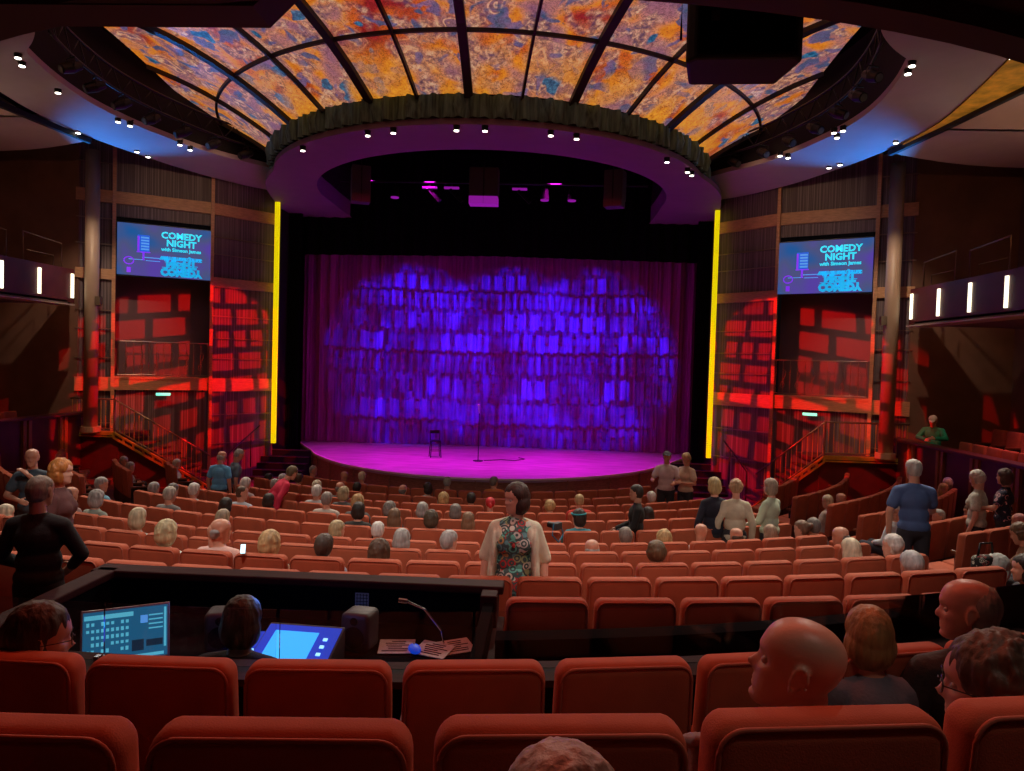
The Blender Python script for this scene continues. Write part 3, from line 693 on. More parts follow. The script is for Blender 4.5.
# ------------------------------------------------------------------ screens
def flatmat(n, c, e=1.0): return mat(n, c, .5, emit=c, es=e)
def dispmat():
    m = bpy.data.materials.new('display_picture'); m.use_nodes = True; nt = m.node_tree; N = nt.nodes; L = nt.links; b = N['Principled BSDF']
    b.inputs['Base Color'].default_value = (.01, .01, .01, 1); b.inputs['Specular IOR Level'].default_value = 0; b.inputs['Roughness'].default_value = 1
    tc = N.new('ShaderNodeTexCoord'); mp = N.new('ShaderNodeMapping'); L.new(tc.outputs['Object'], mp.inputs[0]); mp.inputs['Scale'].default_value = (1, 1, 1)
    n = N.new('ShaderNodeTexNoise'); n.inputs['Scale'].default_value = 1.2; n.inputs['Detail'].default_value = 1; L.new(mp.outputs[0], n.inputs['Vector'])
    r = N.new('ShaderNodeValToRGB'); L.new(n.outputs[0], r.inputs[0]); e = r.color_ramp.elements
    e.new(.5); 
    for k, (p, c) in enumerate([(.32, (.01, .09, .30)), (.5, (.07, .08, .20)), (.68, (.09, .05, .34))]): e[k].position = p; e[k].color = (*c, 1)
    L.new(r.outputs[0], b.inputs['Emission Color']); b.inputs['Emission Strength'].default_value = 1.0
    return m
M['disp'] = dispmat(); M['cyan'] = flatmat('cyan_light', (.03, .75, .95), 1.0); M['cyandim'] = flatmat('cyan_reflection', (.01, .42, .80), .9)
M['violet'] = flatmat('violet_light', (.22, .03, .85), .9); M['deepblue'] = flatmat('blue_light', (.01, .10, .62), .9); M['paleblue'] = flatmat('pale_blue_light', (.10, .35, .85), .8)
def textmesh(txt, size, name, m, parent, loc, extr=.003, sx=1, sy=1, align='CENTER', rot=(pi/2, 0, 0), bold=.0):
    c = bpy.data.curves.new('t', 'FONT'); c.body = txt; c.size = size; c.align_x = align; c.extrude = extr; c.offset = bold; c.resolution_u = 2
    o = bpy.data.objects.new('t', c); COL.objects.link(o); dg = bpy.context.evaluated_depsgraph_get(); dg.update()
    me = bpy.data.meshes.new_from_object(o.evaluated_get(dg)); bpy.data.objects.remove(o)
    me.name = name; me.materials.clear(); me.materials.append(m); ob = bpy.data.objects.new(name, me); COL.objects.link(ob)
    ob.parent = parent; ob.location = loc; ob.rotation_euler = rot; ob.scale = (sx, sy, 1); return ob
for s, nm in ((-1, 'left'), (1, 'right')):
    o_, d_ = bayframe(s, 1); L_ = d_.length; rz = atan2(d_.y, d_.x); w_, h_ = L_-.10, 1.42
    t = empty('projection_screen', tuple(o_+d_*.5+Vector((0, 0, 6.73))-Vector((sin(-rz), cos(rz), 0))*.06), rz)
    tag(t, 'large lit screen reading COMEDY NIGHT high on the %s tower' % nm, 'screen')
    f = MB(); f.box((0, .03, 0), (w_+.08, .05, h_+.08)); f.obj('frame', M['metalblk'], t)
    f = MB(); f.box((0, -.01, 0), (w_, .02, h_)); dd = f.obj('display', M['disp'], t)
    textmesh('COMEDY', .25, 'lettering', M['cyan'], dd, (w_*.17, -.026, h_*.27), bold=.008, sx=1.0)
    textmesh('NIGHT', .25, 'lettering', M['cyan'], dd, (w_*.17, -.026, h_*.12), bold=.008, sx=1.0)
    textmesh('with Simeon James', .135, 'lettering', M['cyan'], dd, (w_*.17, -.026, h_*.02), bold=.004)
    for (tx, zz, sz, my) in (('with Simeon James', -.10, .14, -1), ('NIGHT', -.17, .25, -1.1), ('COMEDY', -.33, .25, -1.1)):
        textmesh(tx, sz, 'lettering_reflection', M['cyandim'], dd, (w_*.17, -.024, h_*zz), sy=my, bold=.02)
    for k in range(6):
        f = MB(); f.box((w_*(.12+.03*(k % 3)), -.023, -h_*(.14+.055*k)), (w_*(.34-.03*(k % 2)), .003, .02)); f.obj('ripple', M['cyandim'], dd)
    f = MB(); f.box((-w_*.23, -.023, h_*.13), (.30, .004, .46)); f.obj('microphone_picture', M['deepblue'], dd, bevel=.0)
    f = MB()
    for k in range(5): f.box((-w_*.215, -.026, h_*.13+.16-.08*k), (.2, .003, .045))
    f.obj('microphone_grille', M['paleblue'], dd)
    f = MB(); f.box((-w_*.283, -.026, h_*.12), (.05, .003, .42)); f.box((-w_*.23, -.0255, -h_*.12), (.05, .003, .22)); f.box((-w_*.23, -.0255, -h_*.04), (.34, .003, .03)); f.obj('microphone_stand', M['violet'], dd)
    f = MB(); f.tube([(-w_*.38+.12*sin(a), -.024, -h_*.22+.10*cos(a)) for a in [q*.45 for q in range(15)]], .016, 5); f.box((-w_*.38, -.024, -h_*.40), (.10, .003, .14)); f.obj('violet_squiggle', M['violet'], dd)
    f = MB(); f.box((-w_*.14, -.0235, -h_*.14), (.5, .003, .025)); f.box((-w_*.13, -.0235, -h_*.20), (.36, .003, .02)); f.box((-w_*.30, -.0235, -h_*.19), (.4, .003, .02)); f.obj('ripple', M['paleblue'], dd)
    sp_ = point('screen_glow', t.location+Vector((-s*.2, -.9, 0)), (.2, .5, 1), 4, .4)

# ------------------------------------------------------------------ near overhead: balcony edge, soffit
V = []; Fc = []
for i in range(41):
    a = radians(-62+124*i/40)
    for (r, z) in ((10.0, 6.46), (10.28, 6.46), (10.28, 6.62), (17.5, 6.75), (17.5, 6.95), (10.0, 6.95)): V.append((1.0+r*sin(a), 15.1-r*cos(a), z))
for i in range(40): q = i*6; Fc += [(q+k, q+6+k, q+6+(k+1) % 6, q+(k+1) % 6) for k in range(6)]
f = MB(); f.add(V, Fc); o = f.obj('ceiling_balcony', M['beam']); struct(o)
f = MB(); f.box((-2.6, 5.45, 6.62), (4.1, .35, .34)); f.add([(-.55, 5.28, 6.45), (-.2, 5.28, 6.79), (-.55, 5.28, 6.79), (-.55, 5.62, 6.45), (-.2, 5.62, 6.79), (-.55, 5.62, 6.79)], [(0, 1, 2), (3, 5, 4), (0, 3, 4, 1), (1, 4, 5, 2), (0, 2, 5, 3)])
struct(f.obj('trim_50', M['beam']))
# hanging loudspeaker
sp = empty('hanging_loudspeaker', (3.33, 6.72, 6.88), radians(-3)); tag(sp, 'big black loudspeaker hanging from the balcony edge at top right', 'loudspeaker')
f = MB(); f.prism([(-.50, -.22), (-.42, -.32), (.42, -.32), (.50, -.22), (.40, .30), (-.40, .30)], -.30, .30); f.obj('cabinet', M['black'], sp, bevel=.03)
f = MB(); f.box((0, -.325, 0), (.80, .012, .50)); f.obj('grille', M['boothblk'], sp)
f = MB(); f.box((-.27, -.336, .06), (.07, .01, .08)); f.obj('badge', M['greyplastic'], sp)
f = MB(); f.tube([(-.2, 0, .32), (.2, 0, .32)], .03, 8); f.tube([(0, -.05, .32), (0, -.9, .36)], .022, 8); f.box((0, 0, .35), (.2, .2, .07)); f.tube([(-.52, 0, 0), (-.52, 0, .36), (.52, 0, .36), (.52, 0, 0)], .014, 6); f.obj('hanging_bracket', M['greyplastic'], sp)

# ------------------------------------------------------------------ downlights on the rim and canopy
DL = [(18, 58), (22, 66), (58, 93), (118, 122), (130, 126), (137, 152), (148, 157), (180, 145), (190, 150), (269, 158), (270, 165), (78, 133),
      (297, 147), (367, 133), (391, 129), (456, 127), (485, 128), (552, 132), (579, 135), (667, 160), (697, 169), (706, 172),
      (780, 156), (788, 158), (834, 133), (843, 131), (837, 138), (829, 168), (840, 165), (908, 74), (912, 66), (896, 143), (1006, 68), (1013, 58), (1017, 50)]
dl0 = None
for k, (x, y) in enumerate(DL):
    can = 290 < x < 715; z = 8.55 if can else 8.92
    p = atz(x, y, z)
    if can:
        rr = sqrt(p.x**2+(20.15-p.y)**2)
        if rr > 5.62: p = Vector((p.x*5.62/rr, 20.15-(20.15-p.y)*5.62/rr, 8.5))
        p.z = 8.5
    if dl0 is None:
        d = empty('downlight', p); dl0 = d
        f = MB(); f.tube([(0, 0, 0), (0, 0, .10)], [.055, .07], 12); c1 = f.obj('housing', M['metalblk'], d)
        f = MB(); f.tube([(0, 0, -.012), (0, 0, .0)], .05, 12); c2 = f.obj('lamp', M['whitelamp'], d)
        f = MB(); f.tube([(0, 0, .1), (.05, .05, .14)], .015, 6); c3 = f.obj('bracket', M['metalblk'], d)
        dlt = [(c1, []), (c2, []), (c3, [])]
    else: d = copy_tree(dl0, dlt); d.location = p
    if can: lb = 'small bright downlight under the canopy drape, %s from the left' % ordn(sum(1 for q in DL[:k] if 290 < q[0] < 715))
    elif x < 290: lb = 'small bright downlight on the left ceiling rim, %s from the left' % ordn(sorted(q[0] for q in DL if q[0] < 290).index(x))
    else: lb = 'small bright downlight on the right ceiling rim, %s from the right' % ordn(sorted(-q[0] for q in DL if q[0] > 715).index(-x))
    tag(d, lb, 'ceiling light', 'bright downlights round the ceiling rim')
# ------------------------------------------------------------------ rigging over the stage
pb = empty('rigging_bar', (0, 20.6, 8.95)); tag(pb, 'dark rigging pipe with purple lit lanterns above the stage', 'rigging')
f = MB(); f.tube([(-4.4, 0, 0), (4.4, 0, 0)], .03, 8); f.obj('pipe', M['metalblk'], pb)
f = MB()
for x in (-4, -1.4, 1.4, 4): f.tube([(x, 0, 0), (x, 0, 3.62)], .012, 6)
f.obj('hanger', M['metalblk'], pb)
M['violetglow'] = mat('violet_stage_glow', (.10, .02, .12), .4, emit=(.28, .01, .34), es=.8)  # purple stage light put in as emission, on lanterns and bass cabinet
LB = [(395, 'small'), (430, 'angle'), (545, 'small'), (572, 'small'), (520, 'angle'), (452, 'angle')]
for k, (x, kd) in enumerate(sorted(LB)):
    p = atd(x, 188, 20.6); p.z = 8.62; p.y = 20.6; t = empty('fly_lantern', p); tag(t, 'small lantern with violet glow above the stage, %s from the left' % ordn(k), 'stage light', 'lanterns above the stage')
    f = MB()
    if kd == 'small': f.tube([(0, 0, .2), (0, 0, -.10)], [.09, .13], 12); lens = (0, 0, -.115)
    else: f.bar((-.05, 0, .15), (.3, 0, -.2), .09); lens = None
    f.obj('housing', M['metalblk'], t)
    f = MB(); f.tube([(0, 0, -.10), (0, 0, -.13)], .115, 12) if kd == 'small' else f.box((0, -.02, .18), (.42, .10, .05)); f.obj('lens', M['violetglow'], t)
    f = MB(); f.tube([(0, 0, .2), (0, 0, .34)], .015, 6); f.obj('clamp', M['metalblk'], t)
def linearray(px, yaw, big, lab):
    p = atd(px, 187, 19.6); t = empty('hung_loudspeaker', (p.x, 19.5, 8.55), yaw); tag(t, lab, 'loudspeaker')
    w_ = .78 if big else .5; M.setdefault('dimgrey', mat('dim_speaker_cloth', (.10, .08, .10), .6))
    f = MB(); f.box((0, 0, .12), (w_, .45, .78)); f.obj('cabinet', M['dimgrey'], t, bevel=.02)
    f = MB(); f.box((0, -.05, -.36), (w_*.98, .40, .20)); f.obj('bass_cabinet', M['violetglow'] if big else M['dimgrey'], t)  # big cabinet glows to imitate the purple light falling on it
    f = MB(); f.tube([(0, -.24, -.45), (0, -.24, .9)], .012, 6); f.tube([(-.2, 0, .5), (0, 0, 1.2), (.2, 0, .5)], .01, 5); f.tube([(0, 0, 1.2), (0, 0, 4.05)], .01, 5); f.obj('hanger', M['metalblk'], t)
linearray(485, 0, True, 'square loudspeaker cluster hanging at the centre above the stage')
linearray(361, .35, False, 'slim loudspeaker hanging above the left of the stage')
linearray(614, -.35, False, 'slim loudspeaker hanging above the right of the stage')
# stage props
p = atz(435, 457, .95); t = empty('stage_stool', p, .3); tag(t, 'small dark stool with a back standing alone on stage', 'stool')
f = MB(); f.box((0, 0, .50), (.30, .30, .035)); f.obj('seat', M['metalblk'], t, bevel=.01)
for a in (-1, 1):
    for b in (-1, 1):
        f = MB(); f.tube([(a*.13, b*.13, .49), (a*.16, b*.16, 0)], .014, 6); f.obj('leg', M['metalblk'], t)
f = MB(); f.tube([(-.14, .13, .5), (-.14, .16, .80), (.14, .16, .80), (.14, .13, .5)], .014, 6); f.box((0, .16, .76), (.28, .02, .10)); f.obj('backrest', M['metalblk'], t)
f = MB(); f.tube([(-.15, -.15, .2), (.15, -.15, .2), (.15, .15, .2), (-.15, .15, .2), (-.15, -.15, .2)], .01, 6); f.obj('foot_ring', M['rail'], t)
p = atz(478, 461, .95); t = empty('microphone_stand', p); tag(t, 'slim microphone stand in the middle of the magenta stage', 'microphone stand')
f = MB(); f.tube([(0, 0, 0), (0, 0, .02)], .15, 20); f.obj('base', M['metalblk'], t)
f = MB(); f.tube([(0, 0, .02), (0, 0, 1.42)], .012, 8); f.obj('pole', M['metalblk'], t)
f = MB(); f.tube([(0, 0, 1.42), (-.02, -.06, 1.62)], [.014, .022], 8); f.ell((-.022, -.07, 1.655), (.035, .035, .042)); f.obj('microphone', M['paper'], t, smooth=True)
f = MB(); f.tube([(0, 0, .01), (.2, .1, .012), (.5, .3, .012), (.9, .2, .012), (1.2, .6, .012), (1.0, .9, .012)], .012, 6); o = f.obj('microphone_cable', M['metalblk']); o.location = p+Vector((.17, .1, 0)); tag(o, 'thin loose cable lying on stage beside the microphone stand', 'cable')

# ================================================================== SEATS
M['piping'] = mat('seat_piping', (.46, .12, .07), .7)
def rbox(w_, d_, h_, c, r, seg=4):
    """rounded box mesh builder"""
    bm = bmesh.new(); bmesh.ops.create_cube(bm, size=1)
    bmesh.ops.scale(bm, vec=(w_, d_, h_), verts=bm.verts); bmesh.ops.bevel(bm, geom=list(bm.edges), offset=r, segments=seg, profile=.5, affect='EDGES')
    bmesh.ops.translate(bm, vec=c, verts=bm.verts)
    mb = MB(); bm.verts.index_update(); mb.add([v.co.copy() for v in bm.verts], [tuple(v.index for v in f.verts) for f in bm.faces]); bm.free(); return mb
SEATW = .490
def seat_proto():
    r = empty('theatre_seat', (0, 0, -50))
    b = rbox(SEATW, .11, .60, (0, .045, .70), .042, 5)
    b.v = [(x*(1-.03*max(0, z-.6)/.4), y-.07*(z-.4)+.012*sin(pi*(x/SEATW+.5)), z-.012*(abs(x)/.24)**6*(z > .9)) for x, y, z in b.v]
    o1 = b.obj('backrest', M['velvet'], r, smooth=True)
    hw_ = SEATW/2-.012; rr_ = .05
    P = [(-hw_, 0, .42), (-hw_, 0, .7)]+[(-hw_+rr_-rr_*cos(q*pi/12), 0, .985-rr_+rr_*sin(q*pi/12)) for q in range(7)]
    P += [(-x, y, z) for x, y, z in reversed(P)]
    f = MB(); f.tube([(x*(1-.03*max(0, z-.6)/.4), y-.002-.07*(z-.4), z) for x, y, z in P], .006, 5); o2 = f.obj('piping', M['piping'], r, smooth=True)
    o3 = rbox(SEATW-.03, .05, .34, (0, .02, .28), .015, 2).obj('back_panel', M['shell'], r)
    b = rbox(SEATW-.03, .44, .12, (0, .34, .40), .04, 3); b.v = [(x, y, z+.06*(y-.3)) for x, y, z in b.v]
    o4 = b.obj('seat_cushion', M['velvet'], r, smooth=True)
    o5 = rbox(.045, .40, .04, (.257, .22, .63), .012, 2).obj('armrest', M['armwood'], r)
    o6 = rbox(.03, .34, .60, (.257, .20, .31), .01, 1).obj('armrest_support', M['seatmetal'], o5)
    return r, [(o1, []), (o2, []), (o3, []), (o4, []), (o5, [(o6, [])])]
sp0, sptree = seat_proto()
far_tree = sptree
used0 = False
SEATS = {}
def put_seat(x, y, z, rz, label, group, scale=1):
    global used0
    if not used0: c = sp0; used0 = True
    else: c = copy_tree(sp0, sptree)
    c.location = (x, y, z); c.rotation_euler = (0, 0, rz); c.scale = (scale,)*3
    tag(c, label, 'seat', group); return c
PH = [587, 603, 608.4, 611, 420, 429, 460, 448, 607, 550, 635.5, 475, 283.5]
YS = [489.5, 498, 505, 512, 519.5, 531, 543.7, 551, 563.6, 577.3, 598, 661, 724]
PITCH = .514
phase = []
GEO = [(RK[k], YC) for k in range(11)]+[(11.0, 13.29), (15.0, 16.30)]
for k in range(13):
    R, yc = GEO[k]; p = atR(PH[k], YS[k], R, yc); phase.append(atan2(p.x, yc-p.y))
CL = [4.25, 4.9, 5.3]+[5.62]*8
SIDEMAX = {2: 66, 3: 68, 4: 64, 5: 57, 6: 50, 7: 44.5, 8: 40.5, 9: 37, 10: 34}
def inview(x, y, z, m=30):
    px, py, d = proj((x, y, z)); return d > .3 and -m < px < 1024+m and py < 800
for k in range(13):
    R, yc = GEO[k]; zt = rows_all[k][1]; dA = PITCH*(1.045 if k == 12 else 1)/R; ph = phase[k]; pos = []
    n0 = int(1.3/dA)
    for i in range(-n0, n0+1):
        a = ph+i*dA; x = R*sin(a); y = yc-R*cos(a); blk = None
        if k <= 10:
            if abs(x) < CL[k]-.15: blk = 'centre'
            elif k >= 2 and abs(x) > 6.80 and abs(a) < radians(SIDEMAX[k]) and abs(x) < 10.25: blk = 'left' if x < 0 else 'right'
            if k == 10 and -1.45 < x < 1.60: blk = None
        else: blk = 'rear' if abs(x) < 6 else None
        if blk and inview(x, y, zt, 120 if k > 10 else 40): pos.append((a, x, y, blk))
    for blk in ('left', 'centre', 'right', 'rear'):
        L_ = sorted([p for p in pos if p[3] == blk], key=lambda q: q[0], reverse=(blk == 'left'))
        for j, (a, x, y, _) in enumerate(L_):
            row = ordn(k)
            if blk == 'centre':
                if k == 10: lb = ('rust velvet seat, %s from the left in the row right of the sound booth' if x > 0 else 'rust velvet seat, %s from the left in the row left of the sound booth') % ordn(j)
                else: lb = 'rust velvet seat, %s from the left end of the centre block, %s row from stage' % (ordn(j), row)
                g = 'centre block theatre seats'
            elif blk == 'rear':
                lb = 'dark red velvet seat in the %s row from the camera, %s from the left' % ('nearest' if k == 12 else 'second', ordn(j)); g = 'rear theatre seats'
            else: lb = 'rust velvet seat in the %s side block, %s from the aisle, %s row from stage' % (blk, ordn(j), row); g = blk+' block theatre seats'
            c_ = put_seat(x, y, zt-SH+(.016*max(0, x-1.0) if k == 12 else 0), a, lb, g)
            if k == 12: c_.scale = (1.04, 1, 1)
            SEATS.setdefault(k, []).append((a, x, y))
# box seats, two rows facing the house
for s, nm in ((-1, 'left'), (1, 'right')):
    for rr in range(2):
        for j in range(9):
            y = 17.2-j*.53; x = s*(11.5+rr*.75)
            if not inview(x, y, 2.4+.3*rr, 20): continue
            put_seat(x, y, 1.40+.32*rr, s*pi/2, 'dim red velvet seat in the %s side box, %s row, %s from the stage end' % (nm, ('front', 'back')[rr], ordn(j)), nm+' box seats', .95)
    f = MB(); f.box((s*12.45, 14.6, 1.55), (1.2, 6, .30)); struct(f.obj('floor_box_%s_riser' % nm, M['carpet']))

# ================================================================== SOUND BOOTH
bt = empty('sound_booth', (0, 0, 0)); tag(bt, 'black sound and light control booth in the middle of the stalls', 'control booth')
f = MB(); f.box((.15, 4.44, 1.97), (2.5, .06, 1.0)); f.box((-1.06, 3.8, 1.97), (.06, 1.3, 1.0)); f.box((1.37, 3.85, 1.97), (.06, 1.2, 1.0)); f.obj('wall', M['boothblk'], bt)
f = MB(); f.box((.15, 4.45, 2.50), (2.60, .15, .05)); f.box((-1.06, 3.75, 2.50), (.13, 1.4, .05)); f.obj('top_rail', M['booth'], bt, bevel=.01)
f = MB(); f.box((1.37, 4.36, 2.38), (.10, .24, .26)); f.box((1.39, 3.85, 2.30), (.14, 1.2, .04)); f.obj('end_panel', M['booth'], bt, bevel=.008)
f = MB(); f.box((.15, 3.80, 2.24), (2.40, 1.22, .04)); f.obj('desk', M['boothblk'], bt)
f = MB(); f.box((.15, 3.8, 1.5), (2.5, 1.4, .1)); f.obj('floor_plate', M['boothblk'], bt)
def arcprism(R0, R1, z0, z1, x0, x1, n, name, m, parent=None, bev=0):
    V = []; Fc = []
    for i in range(n+1):
        x = x0+(x1-x0)*i/n
        for R, z in ((R0, z0), (R1, z0), (R1, z1), (R0, z1)): a = asin(x/R); V.append((x, 13.46-R*cos(a), z))
    for i in range(n): q = i*4; Fc += [(q+k, q+4+k, q+4+(k+1) % 4, q+(k+1) % 4) for k in range(4)]
    Fc += [(0, 1, 2, 3), (n*4+3, n*4+2, n*4+1, n*4)]
    f = MB(); f.add(V, Fc); return f.obj(name, m, parent)
lw = empty('parapet', (0, 0, 0)); tag(lw, 'dark curved parapet ledge with glass panels in front of the rear rows', 'parapet')
arcprism(10.44, 10.56, 1.6, 2.54, -3.2, 5.4, 40, 'wall', M['boothblk'], lw)
arcprism(10.40, 10.60, 2.54, 2.57, -3.2, 5.4, 40, 'ledge', M['booth'], lw)
arcprism(9.86, 9.91, 1.6, 2.47, 1.45, 5.4, 24, 'low_screen', M['boothblk'], lw)
arcprism(9.82, 9.95, 2.47, 2.49, 1.45, 5.4, 24, 'low_ledge', M['boothblk'], lw)
gx = [-.98, -.20, .56, 1.39, 2.28, 3.13, 4.0, 4.9]
for a, b in zip(gx[:-1], gx[1:]):
    g = arcprism(10.47, 10.48, 2.57, 2.82, a+.008, b-.008, 4, 'glass_pane', M['glassm'], lw)
    f = MB()
    for x in (a+.02, b-.02): y = 13.46-sqrt(10.475**2-x*x); f.box((x, y, 2.58), (.02, .03, .02))
    f.obj('clamp', M['chrome'], g)
# laptop
lc = atz(135, 655, 2.28)
t = empty('laptop', (-.47, 3.62, 2.262), radians(30)); t.scale = (1.12,)*3; tag(t, 'open laptop with bright cyan software window at left of the booth desk', 'laptop')
f = MB(); f.box((0, -.12, .012), (.36, .24, .02)); f.obj('keyboard_base', M['silver'], t, bevel=.004)
def dispblk(parent, rects, dy):
    for nm_, m_, x, z, w_, h_ in rects:
        f = MB(); f.box((x, dy, z), (w_, .002, h_)); f.obj(nm_, m_, parent)
lid = MB().box((0, 0, .125), (.37, .012, .25)).obj('lid', M['silver'], t, bevel=.004); lid.location = (0, 0, .02); lid.rotation_euler = (radians(-14), 0, 0)
M['lapbg'] = flatmat('laptop_window', (.012, .10, .20), .9); M['lapbright'] = flatmat('laptop_bar', (.10, .50, .66), .8); M['lapdark'] = flatmat('laptop_pane', (.01, .03, .06), .6)
R_ = [('display', M['lapbg'], 0, .125, .35, .23), ('toolbar', M['lapbright'], -.07, .215, .20, .02), ('menu_strip', M['lapbright'], .165, .14, .010, .18), ('status_bar', M['lapbright'], .03, .022, .26, .014), ('pane', M['lapdark'], .05, .07, .05, .05), ('pane', M['lapdark'], .12, .075, .07, .03), ('preview', M['paleblue'], .075, .185, .03, .035)]
f0 = None
for i_, (n_, m_, x, z, w_, h_) in enumerate(R_):
    f = MB(); f.box((x, -.007-.001*(i_ > 0), z), (w_, .002, h_)); f.obj(n_, m_, lid)
f = MB()
for r in range(5):
    for c in range(9): 
        if random.random() < .8: f.box((-.155+.02*c, -.0085, .185-.03*r), (.012, .001, .012+.006*random.random()))
f.obj('track_list', M['lapbright'], lid)
f = MB()
for r in range(4): f.box((.125, -.0085, .20-.02*r), (.06, .001, .006))
f.obj('text_lines', M['lapbright'], lid)
# mixing console
t = empty('lighting_console', (.41, 3.62, 2.262), radians(-4)); tag(t, 'blue lit mixing console with a touch screen in the booth', 'control console')
cs = MB().add([(-.21, -.2, 0), (.21, -.2, 0), (.21, .2, 0), (-.21, .2, 0), (-.21, -.2, .04), (.21, -.2, .04), (.21, .2, .19), (-.21, .2, .19)], [(0, 3, 2, 1), (4, 5, 6, 7), (0, 1, 5, 4), (1, 2, 6, 5), (2, 3, 7, 6), (3, 0, 4, 7)]).obj('body', M['greyplastic'], t, bevel=.006)
tilt = radians(20.5); M['conscr'] = flatmat('console_display', (.03, .42, .85), 1.1); M['consblue'] = flatmat('console_panel_light', (.005, .05, .55), .7); M['conwhite'] = flatmat('console_white_key', (.35, .8, 1), 1.2)
def onslope(name, m, x, y, w_, h_, th=.004):
    f = MB(); f.box((0, 0, 0), (w_, h_, th)); o = f.obj(name, m, t); o.location = (x, y, .115+y*.375+.005); o.rotation_euler = (tilt, 0, 0); return o
onslope('lit_panel', M['consblue'], 0, 0, .40, .38)
onslope('touch_screen', M['conscr'], -.03, .03, .24, .22, .010)
f = MB()
for r in range(7):
    for c in range(8): f.box((-.105+.03*c, -.09+.03*r, .0), (.020, .008+.01*random.random(), .004))
o = f.obj('screen_cells', M['conwhite'], t); o.location = (-.03, .03, .134); o.rotation_euler = (tilt, 0, 0)
for k in range(3): onslope('key', M['conwhite'], .14, .09-.05*k, .022, .018, .014)
for k in range(8): onslope('fader', M['conwhite'] if k % 3 == 0 else M['greyplastic'], -.16+.045*k, -.155, .010, .028, .018)
# second small lit panel beside it
t2 = empty('button_panel', (.11, 3.72, 2.262), radians(6)); tag(t2, 'small blue button panel beside the mixing console, behind the operator', 'control panel')
f = MB(); f.add([(-.08, -.12, 0), (.08, -.12, 0), (.08, .12, 0), (-.08, .12, 0), (-.08, -.12, .03), (.08, -.12, .03), (.08, .12, .13), (-.08, .12, .13)], [(0, 3, 2, 1), (4, 5, 6, 7), (0, 1, 5, 4), (1, 2, 6, 5), (2, 3, 7, 6), (3, 0, 4, 7)]); f.obj('body', M['consblue'], t2)
for k in range(9):
    f = MB(); f.box((0, 0, 0), (.012, .012, .008)); o = f.obj('button', M['conwhite'] if k % 2 else M['cyan'], t2); o.location = (-.05+.05*(k % 3), -.07+.06*(k//3), .055+.025*(k//3)); o.rotation_euler = (tilt, 0, 0)
# desk speakers
for (px, lab) in ((216, 'left'), (356, 'right')):
    p = atz(px, 654, 2.26); t = empty('desk_speaker', (p.x, p.y+.08, 2.262), radians(12 if px < 300 else -10)); tag(t, 'small dark desk speaker %s' % ('between the laptop and the operator' if px < 300 else 'right of the mixing console'), 'speaker')
    rbox(.17, .17, .22, (0, 0, .11), .03, 3).obj('cabinet', M['greyplastic'], t, smooth=True)
    f = MB(); f.tube([(0, -.084, .09), (0, -.09, .09)], .06, 20); f.obj('cone', M['boothblk'], t)
    f = MB(); f.tube([(0, -.084, .18), (0, -.09, .18)], .022, 14); f.obj('tweeter', M['boothblk'], t)
# lit monitor seen edge-on by the operator
t = empty('small_monitor', (-.02, 4.0, 2.262), radians(-62)); tag(t, 'small monitor with blue face turned sideways beside the operator', 'monitor')
f = MB(); f.box((0, 0, .13), (.24, .02, .17)); f.obj('casing', M['greyplastic'], t); f = MB(); f.box((0, -.012, .13), (.22, .004, .15)); f.obj('display', M['consblue'], t); f = MB(); f.box((0, .02, .03), (.05, .05, .06)); f.obj('foot', M['greyplastic'], t)
# papers
for px, py, rz, lb in ((396, 650, .12, 'printed cue sheet lying on the booth desk'), (433, 653, -.35, 'open white notebook on the booth desk beside the cue sheet'), (455, 650, .5, 'grey paper sheet at the right end of the booth desk')):
    p = atz(px, py, 2.265); t = empty('paper_sheet', p+Vector((0, .02, 0)), rz); tag(t, lb, 'paper')
    f = MB(); f.add([(-.10, -.075, 0), (.10, -.075, 0), (.10, .075, .02), (-.10, .075, .02), (-.10, -.075, .004), (.10, -.075, .004), (.10, .075, .024), (-.10, .075, .024)], [(0, 3, 2, 1), (4, 5, 6, 7), (0, 1, 5, 4), (1, 2, 6, 5), (2, 3, 7, 6), (3, 0, 4, 7)]); f.obj('sheet', M['paper'], t)
    f = MB()
    for k in range(6): f.box((-.01+.02*(k % 2), -.05+.02*k, .0085+.0027*k), (.14-.03*(k % 3), .006, .002))
    f.obj('print', M['boothblk'], t)
t = empty('wall_notice', (.57, 4.405, 2.40), 0); tag(t, 'small white printed grid pinned inside the booth front wall', 'notice')
f = MB(); f.box((0, 0, 0), (.085, .004, .085)); f.obj('sheet', M['paper'], t)
f = MB()
for k in range(4): f.box((0, -.003, -.03+.02*k), (.075, .002, .003)); f.box((-.03+.02*k, -.003, 0), (.003, .002, .075))
f.obj('grid_lines', M['boothblk'], t)
t = empty('desk_lamp', (1.02, 4.1, 2.262), 0); tag(t, 'thin goose-neck desk lamp at the right end of the booth', 'lamp')
f = MB(); f.tube([(.12, -.05, 0), (.10, -.05, .1), (.0, -.05, .22), (-.10, -.05, .26)], .006, 6); f.obj('neck', M['chrome'], t); f = MB(); f.tube([(-.10, -.05, .26), (-.15, -.05, .265)], .014, 8); f.obj('head', M['chrome'], t); f = MB(); f.tube([(.12, -.05, 0), (.12, -.05, .015)], .04, 12); f.obj('base', M['metalblk'], t)
t = empty('blue_mouse', (.98, 3.98, 2.262), .4); tag(t, 'blue glowing computer mouse on the booth desk below the lamp', 'mouse')
f = MB(); f.ell((0, 0, .018), (.035, .06, .022)); f.obj('shell', M['consblue'], t, smooth=True); f = MB(); f.box((0, .02, .038), (.008, .02, .006)); f.obj('wheel', M['greyplastic'], t)

